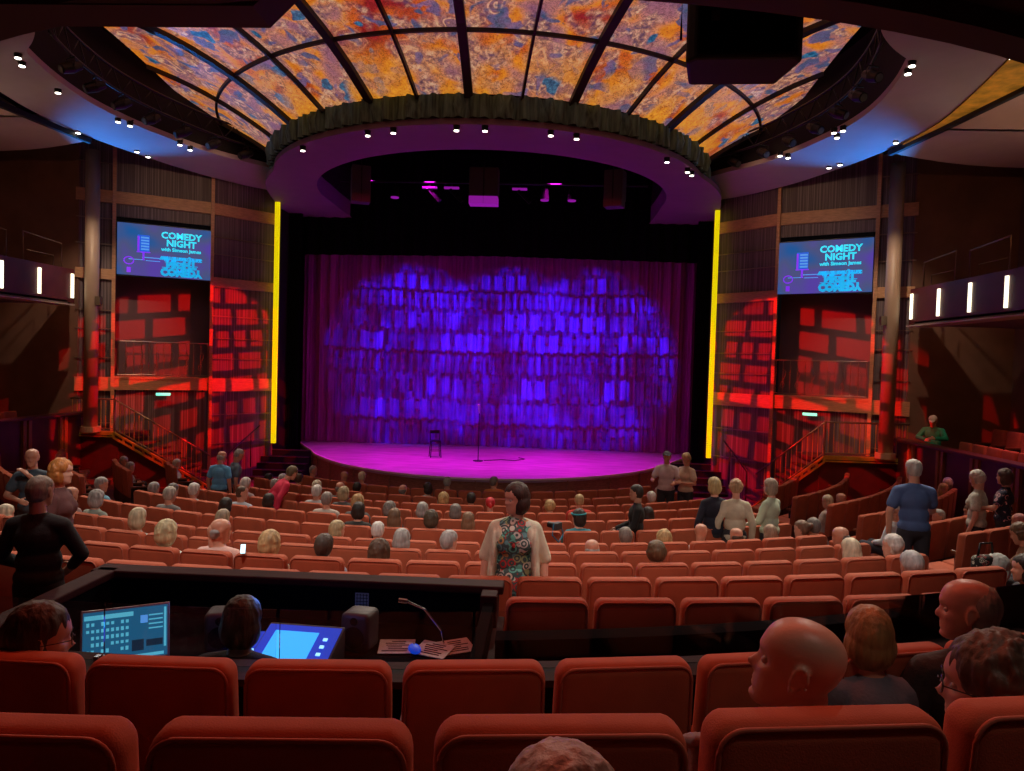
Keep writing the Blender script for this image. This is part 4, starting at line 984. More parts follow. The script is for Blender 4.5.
# ================================================================== PEOPLE
MC = {}
def cm(kind, c, **k):
    key = (kind, c)
    if key not in MC:
        MC[key] = mat({'skin': 'skin', 'hair': 'hair', 'cloth': 'cloth_fabric'}[kind], c, {'skin': .42, 'hair': .55, 'cloth': .85}[kind],
                      var={'skin': .08, 'hair': .38, 'cloth': .12}[kind], vscale={'skin': 9, 'hair': 22, 'cloth': 9}[kind],
                      bump={'skin': .06, 'hair': .5, 'cloth': .25}[kind], bscale={'skin': 90, 'hair': 60, 'cloth': 90}[kind], stretch=(1, 1, .22) if kind == 'hair' else None, **k)
    return MC[key]
HP = [(-.118, .060, .020, .016), (-.112, .072, .005, .028), (-.098, .080, -.005, .040), (-.080, .082, -.022, .049), (-.062, .083, -.045, .056), (-.042, .085, -.066, .062), (-.020, .087, -.082, .068),
      (0, .084, -.092, .072), (.020, .088, -.098, .0755), (.040, .092, -.101, .077), (.060, .089, -.100, .0765), (.080, .080, -.093, .072), (.096, .066, -.080, .062), (.108, .047, -.062, .048), (.116, .025, -.040, .030), (.119, .002, -.020, .008)]
def gauss(x, s): return math.exp(-(x/s)**2)
def head_mb(mb, Hm, ears=True, male=True):
    P = smoothline(HP, 3); n = 48; V = []; Fc = []
    for (z, fy, by, w_) in P:
        cy = (fy+by)/2; ry = (fy-by)/2
        for k in range(n):
            a = 2*pi*k/n; sx, sy = sin(a), cos(a); e = .9
            x = w_*math.copysign(abs(sx)**e, sx); y = cy+ry*math.copysign(abs(sy)**(e if sy > 0 else 1), sy)
            if sy > 0:
                y += .026*gauss(x, .011)*(max(0, min(1, (.022-z)/.050))**1.2 if z > -.030 else gauss(z+.030, .010))     # nose
                y += .006*gauss(z-.026, .012)*gauss(x, .05)                                                            # brow
                y -= .013*gauss(abs(x)-.031, .015)*gauss(z-.002, .013)                                                 # eye sockets
                y += .006*gauss(z+.060, .005)*gauss(x, .022) + .006*gauss(z+.073, .006)*gauss(x, .020)                 # lips
                y -= .005*gauss(z+.067, .003)*gauss(x, .026) + .005*gauss(z+.086, .007)*gauss(x, .03)
                y += .007*gauss(z+.103, .012)*gauss(x, .02)                                                            # chin
                y += .004*gauss(z+.022, .016)*gauss(abs(x)-.045, .014)                                                 # cheeks
            V.append(Vector((x, y, z)))
    m_ = len(P)
    for i in range(m_-1):
        for k in range(n): k2 = (k+1) % n; Fc.append((i*n+k, i*n+k2, (i+1)*n+k2, (i+1)*n+k))
    Fc += [tuple(range(n-1, -1, -1)), tuple((m_-1)*n+k for k in range(n))]
    mb.add([Hm @ v for v in V], Fc)
    if ears:
        for s in (-1, 1):
            e = MB(); pts = []
            for k in range(15):
                a = -2.0+4.0*k/14; pts.append((s*(.079+.006*sin(a*.5+1)), -.006-.017*sin(a)-.004, .004+.030*cos(a)-.004*(1-cos(a))))
            e.tube(pts, .0052, 8); e.ell((s*.0755, -.006, -.002), (.007, .015, .026)); e.ell((s*.078, .000, -.026), (.007, .010, .012))
            e.v = [tuple(Hm @ Vector(p)) for p in e.v]; mb.add(e.v, e.f)
def hand_mb(mb, wr, d, up, s, curl=.5, k=1.0):
    """wrist point, direction, back-of-hand normal, side (thumb side sign)"""
    d = Vector(d).normalized(); up = Vector(up); up = (up-d*up.dot(d)).normalized(); sd = d.cross(up)*s
    m_ = Matrix((sd, d, up)).transposed()
    mb.ell(Vector(wr)+d*.048*k, (.040*k, .052*k, .016*k), m_)
    for i, (o_, L_) in enumerate(((.028, .070), (.010, .079), (-.009, .074), (-.027, .058))):
        b0 = Vector(wr)+d*.088*k+sd*o_*k; c1 = curl*.8; c2 = curl*1.7
        b1 = b0+(d*cos(c1)-up*sin(c1))*L_*.5*k; b2 = b1+(d*cos(c2)-up*sin(c2))*L_*.5*k
        mb.cap(b0-d*.02*k, b1, .0095*k, .0088*k, 8); mb.cap(b1, b2, .0088*k, .0072*k, 8)
    t0 = Vector(wr)+d*.025*k+sd*.030*k; t1 = t0+(d*.6+sd*.7-up*.25).normalized()*.035*k; t2 = t1+(d*.85+sd*.25-up*.45).normalized()*.030*k
    mb.cap(t0, t1, .012*k, .0105*k, 8); mb.cap(t1, t2, .0105*k, .008*k, 8)
def headmat(pos, yaw=0, pitch=0, roll=0, k=1.0):
    return Matrix.Translation(pos) @ Matrix.Rotation(yaw, 4, 'Z') @ Matrix.Rotation(pitch, 4, 'X') @ Matrix.Rotation(roll, 4, 'Y') @ Matrix.Scale(k, 4)
def hair_mb(style, Hm):
    mb = MB(); E_ = lambda c, r: mb.ell(c, r, None, 20, 14)
    rnd = random.Random(hash(style) % 97 if False else len(style)*7)
    if style in ('short', 'bob', 'long', 'curly', 'bun', 'pony', 'wavy'): E_((0, -.010, .056), (.088, .099, .083)); E_((0, -.030, .022), (.092, .090, .104))
    if style == 'short': E_((0, -.045, -.02), (.078, .062, .07))
    if style == 'cropped': E_((0, -.012, .055), (.083, .094, .075)); E_((0, -.028, .022), (.085, .084, .098)); E_((0, -.045, -.02), (.073, .060, .06))
    if style == 'fringe': 
        E_((0, -.036, .0), (.087, .076, .046)); E_((0, -.05, -.03), (.074, .058, .05))
    if style == 'receding': E_((0, -.044, .028), (.088, .070, .084)); E_((0, -.045, -.02), (.078, .062, .065))
    if style == 'bob': E_((0, -.030, -.03), (.103, .086, .105)); E_((0, -.006, .045), (.095, .078, .078))
    if style == 'long': E_((0, -.035, -.05), (.104, .085, .13)); E_((0, -.055, -.16), (.100, .055, .14))
    if style == 'wavy':
        E_((0, -.03, -.03), (.108, .092, .11))
        E_((0, .010, .05), (.093, .078, .078))
        
        for k in range(170):
            d = Vector((rnd.gauss(0, 1), rnd.gauss(0, 1), rnd.gauss(0, 1))).normalized()
            if d.y > .22 and d.z < .50: continue
            E_((d.x*.096, -.018+d.y*.094, .010+d.z*(.115 if d.z > 0 else .135)), (.017, .017, .023))
    if style == 'curly':
        for k in range(150):
            d = Vector((rnd.gauss(0, 1), rnd.gauss(0, 1), rnd.gauss(0, 1))).normalized()
            if (d.y > .25 and d.z < .50) or d.z < -.9: continue
            E_((d.x*.086, -.012+d.y*.094, .028+d.z*.098), (.019, .019, .019))
    if style == 'bun': E_((0, -.12, .06), (.045, .045, .045))
    if style == 'pony': E_((0, -.13, -.02), (.035, .04, .09)); E_((0, -.115, .05), (.03, .03, .03))
    if style == 'cap': E_((0, -.010, .050), (.086, .104, .078)); E_((0, .095, .052), (.062, .065, .010))
    if style == 'bandana': E_((0, -.016, .036), (.086, .104, .095)); E_((0, -.12, -.01), (.03, .03, .05))
    mb.v = [tuple(Hm @ Vector(p)) for p in mb.v]; return mb
def rem(mb, name, vox, mt, parent=None, sm=3, strands=0, sd=1.0):
    o = mb.obj(name, mt, parent)
    def fn(ob):
        setattr_mod(ob, 'REMESH', mode='VOXEL', voxel_size=vox, adaptivity=0); setattr_mod(ob, 'SMOOTH', factor=.5, iterations=sm)
    bake(o, fn); me = o.data
    if not me.materials: me.materials.append(mt)
    if strands:
        for v in me.vertices:
            c = v.co; q = noise.noise(Vector((c.x*55*sd, c.y*55*sd, c.z*9*sd)))+.5*noise.noise(Vector((c.x*120, c.y*120, c.z*14)))
            v.co = c+v.normal*q*strands
    me.polygons.foreach_set('use_smooth', [True]*len(me.polygons)); return o
def pose_pts(kind, lean=0, arms=None, female=False):
    sw = .148 if female else .172
    if kind == 'sit':
        J = dict(pel=(0, .22, .46), wai=(0, .19, .58), che=(0, .165, .76), neb=(0, .17, .90), hea=(0, .20, 1.06), shL=(-sw, .16, .84), shR=(sw, .16, .84), elL=(-.25, .20, .62), elR=(.25, .20, .62),
                 wrL=(-.13, .42, .56), wrR=(.13, .42, .56), hiL=(-.09, .25, .46), hiR=(.09, .25, .46), knL=(-.11, .64, .48), knR=(.11, .64, .48), anL=(-.11, .62, .08), anR=(.11, .62, .08))
    else:
        J = dict(pel=(0, 0, .95), wai=(0, 0, 1.10), che=(0, 0, 1.28), neb=(0, -.01, 1.45), hea=(0, .02, 1.62), shL=(-sw, -.01, 1.375), shR=(sw, -.01, 1.375), elL=(-.245, -.03, 1.12), elR=(.245, -.03, 1.12),
                 wrL=(-.25, .05, .87), wrR=(.25, .05, .87), hiL=(-.09, 0, .92), hiR=(.09, 0, .92), knL=(-.10, .02, .50), knR=(.10, .02, .50), anL=(-.10, 0, .08), anR=(.10, 0, .08))
    J = {k: Vector(v) for k, v in J.items()}
    if arms: J.update({k: Vector(v) for k, v in arms.items()})
    if lean:
        m_ = Matrix.Rotation(-lean, 3, 'X'); pv = J['pel']
        for k in ('wai', 'che', 'neb', 'hea', 'shL', 'shR', 'elL', 'elR', 'wrL', 'wrR'): J[k] = pv+m_ @ (J[k]-pv)
    return J
def body_mb(J, Hm, female=False, k=1.0, curl=.5, hk=1.0):
    mb = MB(); head_mb(mb, Hm)
    hw = .93 if female else 1
    tz = (J['neb']-J['pel']).normalized(); ty = Vector((1, 0, 0)).cross(tz)*-1; sx = (J['shR']-J['shL']); sx.z = 0; sx.normalize(); ty = tz.cross(sx); m_ = Matrix((sx, ty, tz)).transposed()
    mb.ell(J['pel'], (.165, .118, .12), m_); mb.ell(J['wai'], (.142*hw, .100, .14), m_); mb.ell(J['che'], (.168*hw, .118, .17), m_)
    if female:
        for s in (-1, 1): mb.ell(J['che']+m_ @ Vector((s*.065, .070, -.01)), (.068, .055, .070))
    mb.cap(J['shL'], J['shR'], .050*hw, .050*hw); mb.cap(J['che'], J['neb'], .10, .062)
    for q in 'LR': mb.cap(J['neb']-tz*.02, J['sh'+q], .056*hw, .052*hw)
    h0 = Hm @ Vector((0, -.035, -.05)); mb.cap(J['neb']-tz*.03, h0, .060*hw, .054*hw)
    for s, q in ((-1, 'L'), (1, 'R')):
        mb.cap(J['sh'+q], J['el'+q], .050*hw, .041*hw); mb.cap(J['el'+q], J['wr'+q], .041*hw, .028*hw)
        d = J['wr'+q]-J['el'+q]; hand_mb(mb, J['wr'+q], d, Vector((s*.8, .3, .5)), -s if abs(d.normalized().z) > .6 else -s, curl, hk)
        mb.cap(J['hi'+q], J['kn'+q], .088, .060); mb.cap(J['kn'+q], J['an'+q], .058, .040); mb.ell(J['an'+q]+Vector((0, .055, -.035)), (.045, .125, .042))
    return mb
def shirt_mb(J, female=False, sleeve='short', infl=.013, low=0.0, open_=False):
    mb = MB(); hw = .93 if female else 1; i = infl
    tz = (J['neb']-J['pel']).normalized(); sx = (J['shR']-J['shL']); sx.z = 0; sx.normalize(); ty = tz.cross(sx); m_ = Matrix((sx, ty, tz)).transposed()
    mb.ell(J['pel']+tz*(.03-low), (.168+i, .121+i, .11), m_); mb.ell(J['wai'], (.148*hw+i+.006, .106+i, .15), m_); mb.ell(J['che'], (.168*hw+i, .118+i, .17), m_)
    if female:
        for s in (-1, 1): mb.ell(J['che']+m_ @ Vector((s*.065, .070, -.01)), (.068+i, .055+i, .070+i))
    mb.cap(J['shL'], J['shR'], .050*hw+i, .050*hw+i); mb.cap(J['che'], J['neb']-tz*.015, .10+i, .062+i*.6)
    for q in 'LR': mb.cap(J['neb']-tz*.035, J['sh'+q], .056*hw+i, .052*hw+i)
    for q in 'LR':
        a, b = J['sh'+q], J['el'+q]
        if sleeve == 'short': mb.cap(a, a+(b-a)*.60, .050+i+.004, .048+i+.008)
        elif sleeve == 'long': mb.cap(a, b, .050+i, .041+i); mb.cap(b, b+(J['wr'+q]-b)*.95, .041+i, .030+i)
        elif sleeve == 'mid': mb.cap(a, b, .050+i+.004, .044+i+.006)
    return mb
def trouser_mb(J, skirt=False):
    mb = MB(); mb.ell(J['pel'], (.172, .125, .125))
    for q in 'LR':
        if skirt and J['pel'].z > .7: mb.cap(J['hi'+q], Vector((J['hi'+q].x*1.2, J['pel'].y, .50)), .10, .13)
        else: mb.cap(J['hi'+q], J['kn'+q], .095, .070); mb.cap(J['kn'+q], J['an'+q]+Vector((0, 0, .02)), .070, .058)
    return mb
def shoes_mb(J):
    mb = MB()
    for q in 'LR': mb.ell(J['an'+q]+Vector((0, .055, -.035)), (.050, .132, .047))
    return mb
SKIN = (.62, .30, .20); SKINP = (.70, .38, .28); SKIND = (.34, .16, .10)
GREY = (.34, .32, .31); WHITE = (.62, .60, .57); BROWN = (.085, .045, .025); DARK = (.018, .012, .010); BLONDE = (.50, .34, .15); PLAT = (.66, .58, .42); SALT = (.18, .16, .15); ORANGE = (.48, .17, .04)
def setmats(o, m):
    o.material_slots[0].link = 'OBJECT'; o.material_slots[0].material = m
# shared seated figures: body per head direction and build
PROTO = {}
def sit_proto(fem, yw, sleeve):
    key = (fem, yw)
    if key not in PROTO:
        J = pose_pts('sit', 0, None, fem); Hm = headmat(J['hea'], yw, -.05)
        b = rem(body_mb(J, Hm, fem), 'person', .014, cm('skin', SKIN), sm=2)
        sh = {}
        t = rem(trouser_mb(J), 'trousers', .02, cm('cloth', (.03, .03, .04)), b, sm=2); so = shoes_mb(J).obj('shoes', M['metalblk'], b, smooth=True)
        PROTO[key] = dict(b=b, J=J, Hm=Hm, t=t, so=so, sh=sh, hair={}, used=False)
    P = PROTO[key]
    if sleeve not in P['sh']: P['sh'][sleeve] = rem(shirt_mb(P['J'], fem, sleeve), 'shirt', .016, cm('cloth', (.3, .3, .3)), None, sm=2)
    return P
def hair_proto(P, style):
    if style not in P['hair']: P['hair'][style] = rem(hair_mb(style, P['Hm']), 'hair', .011, cm('hair', BROWN), None, sm=2, strands=.004)
    return P['hair'][style]
TAKEN = set()
def sitter(px, py, k, style, hc, shirt, label, yaw=0, fem=False, sleeve='short', skin=SKIN, snap=True, off=.0):
    yb = min((0, .9, -.9, 2.4), key=lambda q: abs(q-yaw)); P = sit_proto(fem, yb, sleeve)
    sc = .94; R = rows_all[k][0]-.20*sc-off; h = atR(px, py, R); a = atan2(h.x, YC-h.y)
    if snap and k in SEATS:
        free = [q for q in SEATS[k] if (k, q[0]) not in TAKEN]
        a2 = min(free, key=lambda q: abs(q[0]-a))[0]
        if abs(a2-a)*R < .75: a = a2; TAKEN.add((k, a2))
    base = Vector(((R+.20*sc)*sin(a), YC-(R+.20*sc)*cos(a), 0)); zf = rows_all[k][1]-SH; hz = P['J']['hea'].z*sc
    dz = max(-.05, min(.16, h.z-zf-hz))
    o = P['b'].copy() if True else P['b']; COL.objects.link(o); o.location = (base.x, base.y, zf+dz); o.rotation_euler = (0, 0, a); o.scale = (sc,)*3
    setmats(o, cm('skin', skin)); tag(o, label, 'person', 'seated audience')
    for src, m_ in ((P['t'], cm('cloth', (.03, .03, .045))), (P['so'], None), (P['sh'][sleeve], cm('cloth', shirt))):
        c = src.copy(); COL.objects.link(c); c.parent = o
        if m_: setmats(c, m_)
    if style and style != 'bald':
        hp = hair_proto(P, style); c = hp.copy(); COL.objects.link(c); c.parent = o; setmats(c, cm('hair', hc))
    return o
# ---- seated audience (pixel of the head, row, hair, shirt)
AUD = [
 (415, 491, 1, 'fringe', SALT, (.05, .05, .06), 'person with thinning dark hair seated in the second row, centre-left', 0, 0),
 (438, 489, 1, 'bob', DARK, (.5, .5, .5), 'person with dark hair and white collar seated in the second row', .9, 1),
 (457, 483, 0, 'short', GREY, (.2, .12, .1), 'person with grey hair seated in front row left of centre', 0, 0),
 (484, 482, 0, 'short', SALT, (.6, .2, .06), 'person in an orange top turned sideways in the front row', -.9, 0),
 (452, 499, 2, 'wavy', BLONDE, (.2, .1, .1), 'person with fluffy blonde hair seated in the third row', 0, 1),
 (469, 499, 2, 'short', DARK, (.1, .1, .1), 'person with black hair next to the red hat, third row', 0, 0),
 (479, 504, 3, 'bandana', (.55, .02, .03), (.2, .03, .03), 'person wearing a bright red hat, seated left of the standing woman', 0, 1),
 (421, 510, 4, 'bob', GREY, (.1, .1, .1), 'person with ash grey bob seated in the fifth row', 0, 1),
 (387, 509, 4, 'wavy', SALT, (.1, .08, .08), 'person with wavy salt and pepper hair seated in the fifth row', 0, 1),
 (393, 517, 5, 'long', (.16, .09, .05), (.1, .05, .05), 'person with long light brown hair seated in the sixth row', 0, 1),
 (434, 519, 5, 'wavy', (.07, .05, .03), (.1, .1, .1), 'person with tousled dark brown hair seated in the sixth row', 0, 1),
 (460, 512, 4, 'bob', SALT, (.05, .05, .05), 'person with dark grey bob behind the red hat', 0, 1),
 (470, 521, 5, 'long', (.20, .11, .06), (.2, .1, .1), 'person with long golden brown hair just left of the standing woman', 0, 1),
 (376, 531, 6, 'cropped', WHITE, (.5, .4, .35), 'person with cropped white hair seated in the seventh row', 0, 0),
 (400, 540, 7, 'bob', GREY, (.4, .4, .4), 'person with silver grey bob seated in the eighth row', 0, 1),
 (457, 542, 7, 'short', GREY, (.7, .7, .7), 'person with grey hair and white collar in the eighth row', -.9, 0),
 (370, 552, 8, 'wavy', BROWN, (.1, .1, .1), 'person with tied messy brown hair seated in the ninth row', 0, 1),
 (261, 477, 1, 'short', DARK, (.05, .05, .05), 'person with black hair at the left of the second row', 0, 0),
 (276, 478, 1, 'short', WHITE, (.2, .2, .2), 'person with white hair at the left of the second row', 0, 0),
 (268, 484, 2, 'short', GREY, (.12, .35, .65), 'person with grey hair and light blue collar in the third row', 0, 0),
 (310, 470, 0, 'cropped', GREY, (.3, .2, .2), 'person with short grey hair at the left end of the front row', -.9, 0),
 (341, 476, 0, 'bald', GREY, (.3, .2, .2), 'person with bald head in the front row left of the stool', 0, 0),
 (365, 477, 0, 'cropped', PLAT, (.3, .3, .3), 'person with cropped pale hair in the front row', 0, 0),
 (305, 480, 1, 'short', BROWN, (.1, .1, .1), 'person with brown hair behind the red shirted man', 0, 0),
 (314, 486, 2, 'bob', PLAT, (.3, .1, .1), 'person with pale blonde bob in the third row, left side', 0, 1),
 (307, 491, 3, 'short', WHITE, (.5, .5, .5), 'person with white hair beside the red shirted standing man', 0, 0),
 (325, 491, 3, 'wavy', (.36, .28, .16), (.1, .1, .1), 'person with wavy ash blonde hair in the fourth row', 0, 1),
 (340, 488, 2, 'fringe', SALT, (.1, .1, .1), 'person with receding dark hair in the third row', 0, 0),
 (364, 489, 1, 'short', DARK, (.05, .05, .05), 'person with black hair in the second row, left of centre', 0, 0),
 (330, 499, 4, 'short', (.26, .22, .20), (.5, .45, .4), 'person with taupe grey hair and pale shirt in the fifth row', 0, 0),
 (358, 502, 4, 'wavy', (.40, .24, .10), (.1, .1, .1), 'person with strawberry blonde hair in the fifth row', 0, 1),
 (366, 507, 5, 'bob', DARK, (.03, .03, .03), 'person with black bob seated in the sixth row', 0, 1),
 (260, 500, 4, 'bob', DARK, (.03, .03, .03), 'person with black hair in the fifth row near the left aisle', 0, 1),
 (230, 492, 4, 'cropped', BROWN, (.45, .52, .60), 'person with cropped hair and pale blue shirt near the left aisle', -.9, 0),
 (262, 543, 8, 'wavy', (.52, .36, .17), (.4, .25, .15), 'person with big wavy blonde hair in the ninth row, left of booth centre', 0, 1),
 (333, 530, 6, 'bob', (.42, .33, .18), (.2, .1, .1), 'person with streaked blonde bob in the seventh row', -.9, 1),
 (319, 547, 8, 'short', (.06, .04, .03), (.35, .4, .5), 'person with short dark brown hair in the ninth row', 0, 0),
 (213, 518, 6, 'long', (.34, .27, .18), (.3, .3, .3), 'person with long ash curls in the seventh row', 0, 1),
 (216, 505, 5, 'bob', DARK, (.03, .03, .03), 'person with black hair in front of the ash curls', 0, 1),
 (143, 519, 7, 'bob', (.48, .40, .26), (.5, .5, .45), 'person with pale blonde hair in the eighth row at left', 0, 1),
 (145, 531, 8, 'wavy', (.50, .42, .24), (.60, .70, .66), 'person with blonde hair and pale floral top in the ninth row at left', 0, 1),
 (173, 532, 8, 'bald', GREY, (.60, .66, .64), 'person with bald pink head and pale shirt in the ninth row', -.9, 0),
 (221, 531, 8, 'fringe', GREY, (.75, .48, .42), 'person with balding head, glasses and pink shirt in the ninth row', -.9, 0),
 (143, 487, 4, 'short', GREY, (.2, .3, .5), 'person with grey hair near the left staircase foot', 0, 0),
 (160, 490, 5, 'short', (.42, .38, .33), (.2, .2, .2), 'person with light grey hair in the sixth row at left', 0, 0),
 (177, 491, 4, 'short', SALT, (.2, .2, .2), 'person with dark grey hair in front of the white haired row', 0, 0),
 (200, 491, 4, 'short', WHITE, (.4, .4, .4), 'person with white hair in the left part of the fifth row', 0, 0),
 (242, 483, 3, 'short', WHITE, (.4, .3, .3), 'person with white hair right of the two standing men', 0, 0),
 (109, 492, 6, 'wavy', GREY, (.3, .35, .3), 'person with grey hair under the left staircase landing', 0, 1),
 (87, 491, 6, 'bald', GREY, (.3, .2, .2), 'person with bald ruddy head right of the ginger woman', 0, 0),
 (80, 512, 7, 'long', WHITE, (.7, .6, .5), 'person with white hair partly behind the man in black', -.9, 1),
 (2, 518, 7, 'bob', PLAT, (.3, .1, .1), 'person with blonde hair cut off by the left picture edge', 0, 1),
 (544, 507, 3, 'curly', BLONDE, (.2, .1, .1), 'person with curly blonde hair just right of the standing woman', 0, 1),
 (578, 501, 3, 'cropped', (.45, .32, .16), (.62, .05, .04), 'person with cropped fair hair and bright red shirt', 0, 0),
 (577, 518, 5, 'wavy', DARK, (.03, .25, .32), 'person with dark hair and teal headband in the sixth row', .9, 1),
 (604, 550, 7, 'fringe', GREY, (.6, .4, .35), 'person with grey balding head in the eighth row, right of centre', 0, 0),
 (632, 537, 6, 'short', (.2, .17, .15), (.1, .1, .1), 'person with short grey brown hair below the man in black', 0, 0),
 (640, 554, 8, 'curly', (.12, .07, .035), (.1, .1, .1), 'person with curly brown hair holding a lit phone', 0, 1),
 (643, 498, 2, 'short', WHITE, (.3, .3, .3), 'person with round white hair behind the standing man in black', 0, 0),
 (667, 492, 1, 'short', PLAT, (.5, .25, .2), 'person with fair hair below the capped man', 0, 0),
 (659, 514, 4, 'long', DARK, (.01, .01, .01), 'person with long black hair in the fifth row, right of centre', 0, 1),
 (671, 539, 6, 'wavy', BLONDE, (.3, .2, .1), 'person with golden blonde hair in the seventh row', 0, 1),
 (718, 532, 6, 'bald', GREY, (.8, .78, .74), 'person with bald head and white collar below the blonde woman', -.9, 0),
 (733, 537, 6, 'fringe', BROWN, (.28, .27, .30), 'person with dark fringe of hair and grey shirt', 0, 0),
 (750, 535, 6, 'bob', (.36, .26, .18), (.4, .3, .3), 'person with light brown bob beside the balding man', 0, 1),
 (780, 531, 6, 'bun', (.20, .12, .08), (.3, .2, .15), 'person with tied brown hair looking left in the seventh row', .9, 1),
 (813, 527, 6, 'short', SALT, (.3, .25, .25), 'person with dark grey hair at the right end of the seventh row', 0, 0),
 (819, 503, 4, 'bob', (.58, .48, .34), (.5, .4, .35), 'person with pale blonde hair at the start of the right block', .9, 1),
 (837, 500, 4, 'bald', GREY, (.3, .2, .2), 'person with bald head in the right block, fifth row', 0, 0),
 (849, 536, 7, 'fringe', GREY, (.2, .12, .1), 'person with bald crown and glasses at the right aisle', .9, 0),
 (863, 550, 8, 'long', PLAT, (.5, .4, .3), 'person with long platinum hair in the ninth row', 0, 1),
 (887, 547, 8, 'curly', WHITE, (.8, .78, .75), 'person with white curls and glasses in the ninth row', .9, 1),
 (906, 566, 9, 'short', (.42, .42, .42), (.3, .3, .3), 'person with silver wrapped hair near the right aisle', 0, 1),
 (895, 511, 6, 'short', WHITE, (.62, .68, .72), 'person with white hair and white shirt looking down by the right aisle', 2.4, 0),
 (938, 517, 6, 'cropped', GREY, (.72, .55, .20), 'person with balding head and yellow polo shirt beside the right aisle', .9, 0),
 (943, 504, 5, 'long', (.60, .42, .18), (.7, .62, .55), 'person with blonde hair and glasses facing the back of the hall', 2.4, 1),
 (960, 513, 5, 'short', WHITE, (.5, .5, .5), 'person with rounded white hair in the right block', 0, 1),
 (971, 526, 6, 'short', BROWN, (.3, .15, .1), 'person with brown hair in front of the rising right row', .9, 0),
 (985, 514, 5, 'short', PLAT, (.6, .3, .25), 'person with pale hair below the white haired woman', 0, 0),
 (1019, 522, 7, 'cropped', (.5, .2, .2), (.6, .3, .3), 'person with pink head at the far right edge', 0, 0),
 (132, 470, 3, 'bob', GREY, (.3, .25, .2), 'person with grey hair in the left side block beside the staircase', -.9, 1),
 (122, 466, 3, 'short', (.35, .3, .3), (.3, .25, .3), 'person with grey hair at the curl of the left block row', -.9, 0),
 (175, 464, 2, 'bob', WHITE, (.75, .78, .74), 'person with white hair and white dress below the left staircase', -.9, 1),
 (87, 469, 5, 'short', GREY, (.20, .50, .70), 'person with grey hair and light blue shirt reading at left', -.9, 0),
]
for a in AUD:
    px, py, k, st_, hc, sh, lb, yw, fem = a
    blk_end = px in (938, 895, 943)
    ob_ = sitter(px, py, k, st_, hc, sh, lb, yw, bool(fem), 'long' if px in (145, 173, 895, 669) else 'short', SKINP if fem else SKIN, snap=not blk_end)
    if px == 577:
        Hm_ = PROTO[(True, .9)]['Hm']; f = MB(); f.tube([Hm_ @ Vector((.104*sin(q*pi/12), -.008+.108*cos(q*pi/12), .065)) for q in range(25)], .012, 8); hb_ = f.obj('headband', cm('cloth', (.02, .28, .34)), ob_, smooth=True)
for P in PROTO.values():
    for o in [P['t'], P['so']]+list(P['sh'].values())+list(P['hair'].values())+[P['b']]: bpy.data.objects.remove(o)

# ---- figures posed one by one
def figure(label, kind, P, face, headyaw=0, headpitch=0, lean=0, arms=None, fem=False, style='short', hc=BROWN, shirt=(.1, .1, .1), sleeve='short', trousers=(.03, .03, .04),
           skin=SKIN, vox=.011, hvox=.009, floor=None, scale=None, strands=.004, curl=.5, skirt=False, low=0, group=None, eyes=False, shirtmat=None, hroll=0):
    """P = world position of the head centre; face = heading (0 looks at the stage)"""
    J = pose_pts(kind, lean, arms, fem); Hm = headmat(J['hea'], headyaw, headpitch, hroll)
    if floor is None: floor = floorz(sqrt(P.x**2+(YC-P.y)**2))
    sc = scale or max(.84, min(1.08, (P.z-floor)/J['hea'].z)); Rz = Matrix.Rotation(face, 3, 'Z')
    o = rem(body_mb(J, Hm, fem, curl=curl), 'person', vox, cm('skin', skin), sm=2)
    h = Rz @ (J['hea']*sc); o.location = P-h; o.rotation_euler = (0, 0, face); o.scale = (sc,)*3
    tag(o, label, 'person', group)
    rem(shirt_mb(J, fem, sleeve, low=low), 'shirt', vox*1.15, shirtmat or cm('cloth', shirt), o, sm=2)
    rem(trouser_mb(J, skirt), 'skirt' if skirt else 'trousers', .018, cm('cloth', trousers), o, sm=3)
    shoes_mb(J).obj('shoes', M['metalblk'], o, smooth=True)
    if style != 'bald': rem(hair_mb(style, Hm), 'cap' if style == 'cap' else 'hair', hvox, cm('hair' if style != 'cap' else 'cloth', hc), o, sm=2, strands=strands if style != 'cap' else 0)
    if eyes:
        for s in (-1, 1): f = MB(); f.ell(Hm @ Vector((s*.031, .0695, .001)), (.0115, .0105, .0095)); f.obj('eye', M['eye'], o, smooth=True)
    return o, J, Hm
M['eye'] = mat('eye_white', (.5, .45, .42), .2)
M['glassesm'] = mat('spectacle_frame', (.03, .02, .02), .3)
def glasses(o, Hm):
    f = MB()
    for s in (-1, 1):
        f.tube([Hm @ Vector((s*.033+.026*cos(a), .098-.004*abs(cos(a)), .002+.019*sin(a))) for a in [q*pi/8 for q in range(17)]], .0017, 5)
        f.tube([Hm @ Vector((s*.058, .094, .006)), Hm @ Vector((s*.083, .04, .008)), Hm @ Vector((s*.083, -.012, .004))], .0017, 5)
    f.tube([Hm @ Vector((-.008, .104, .004)), Hm @ Vector((.008, .104, .004))], .0017, 5); f.obj('glasses', M['glassesm'], o)
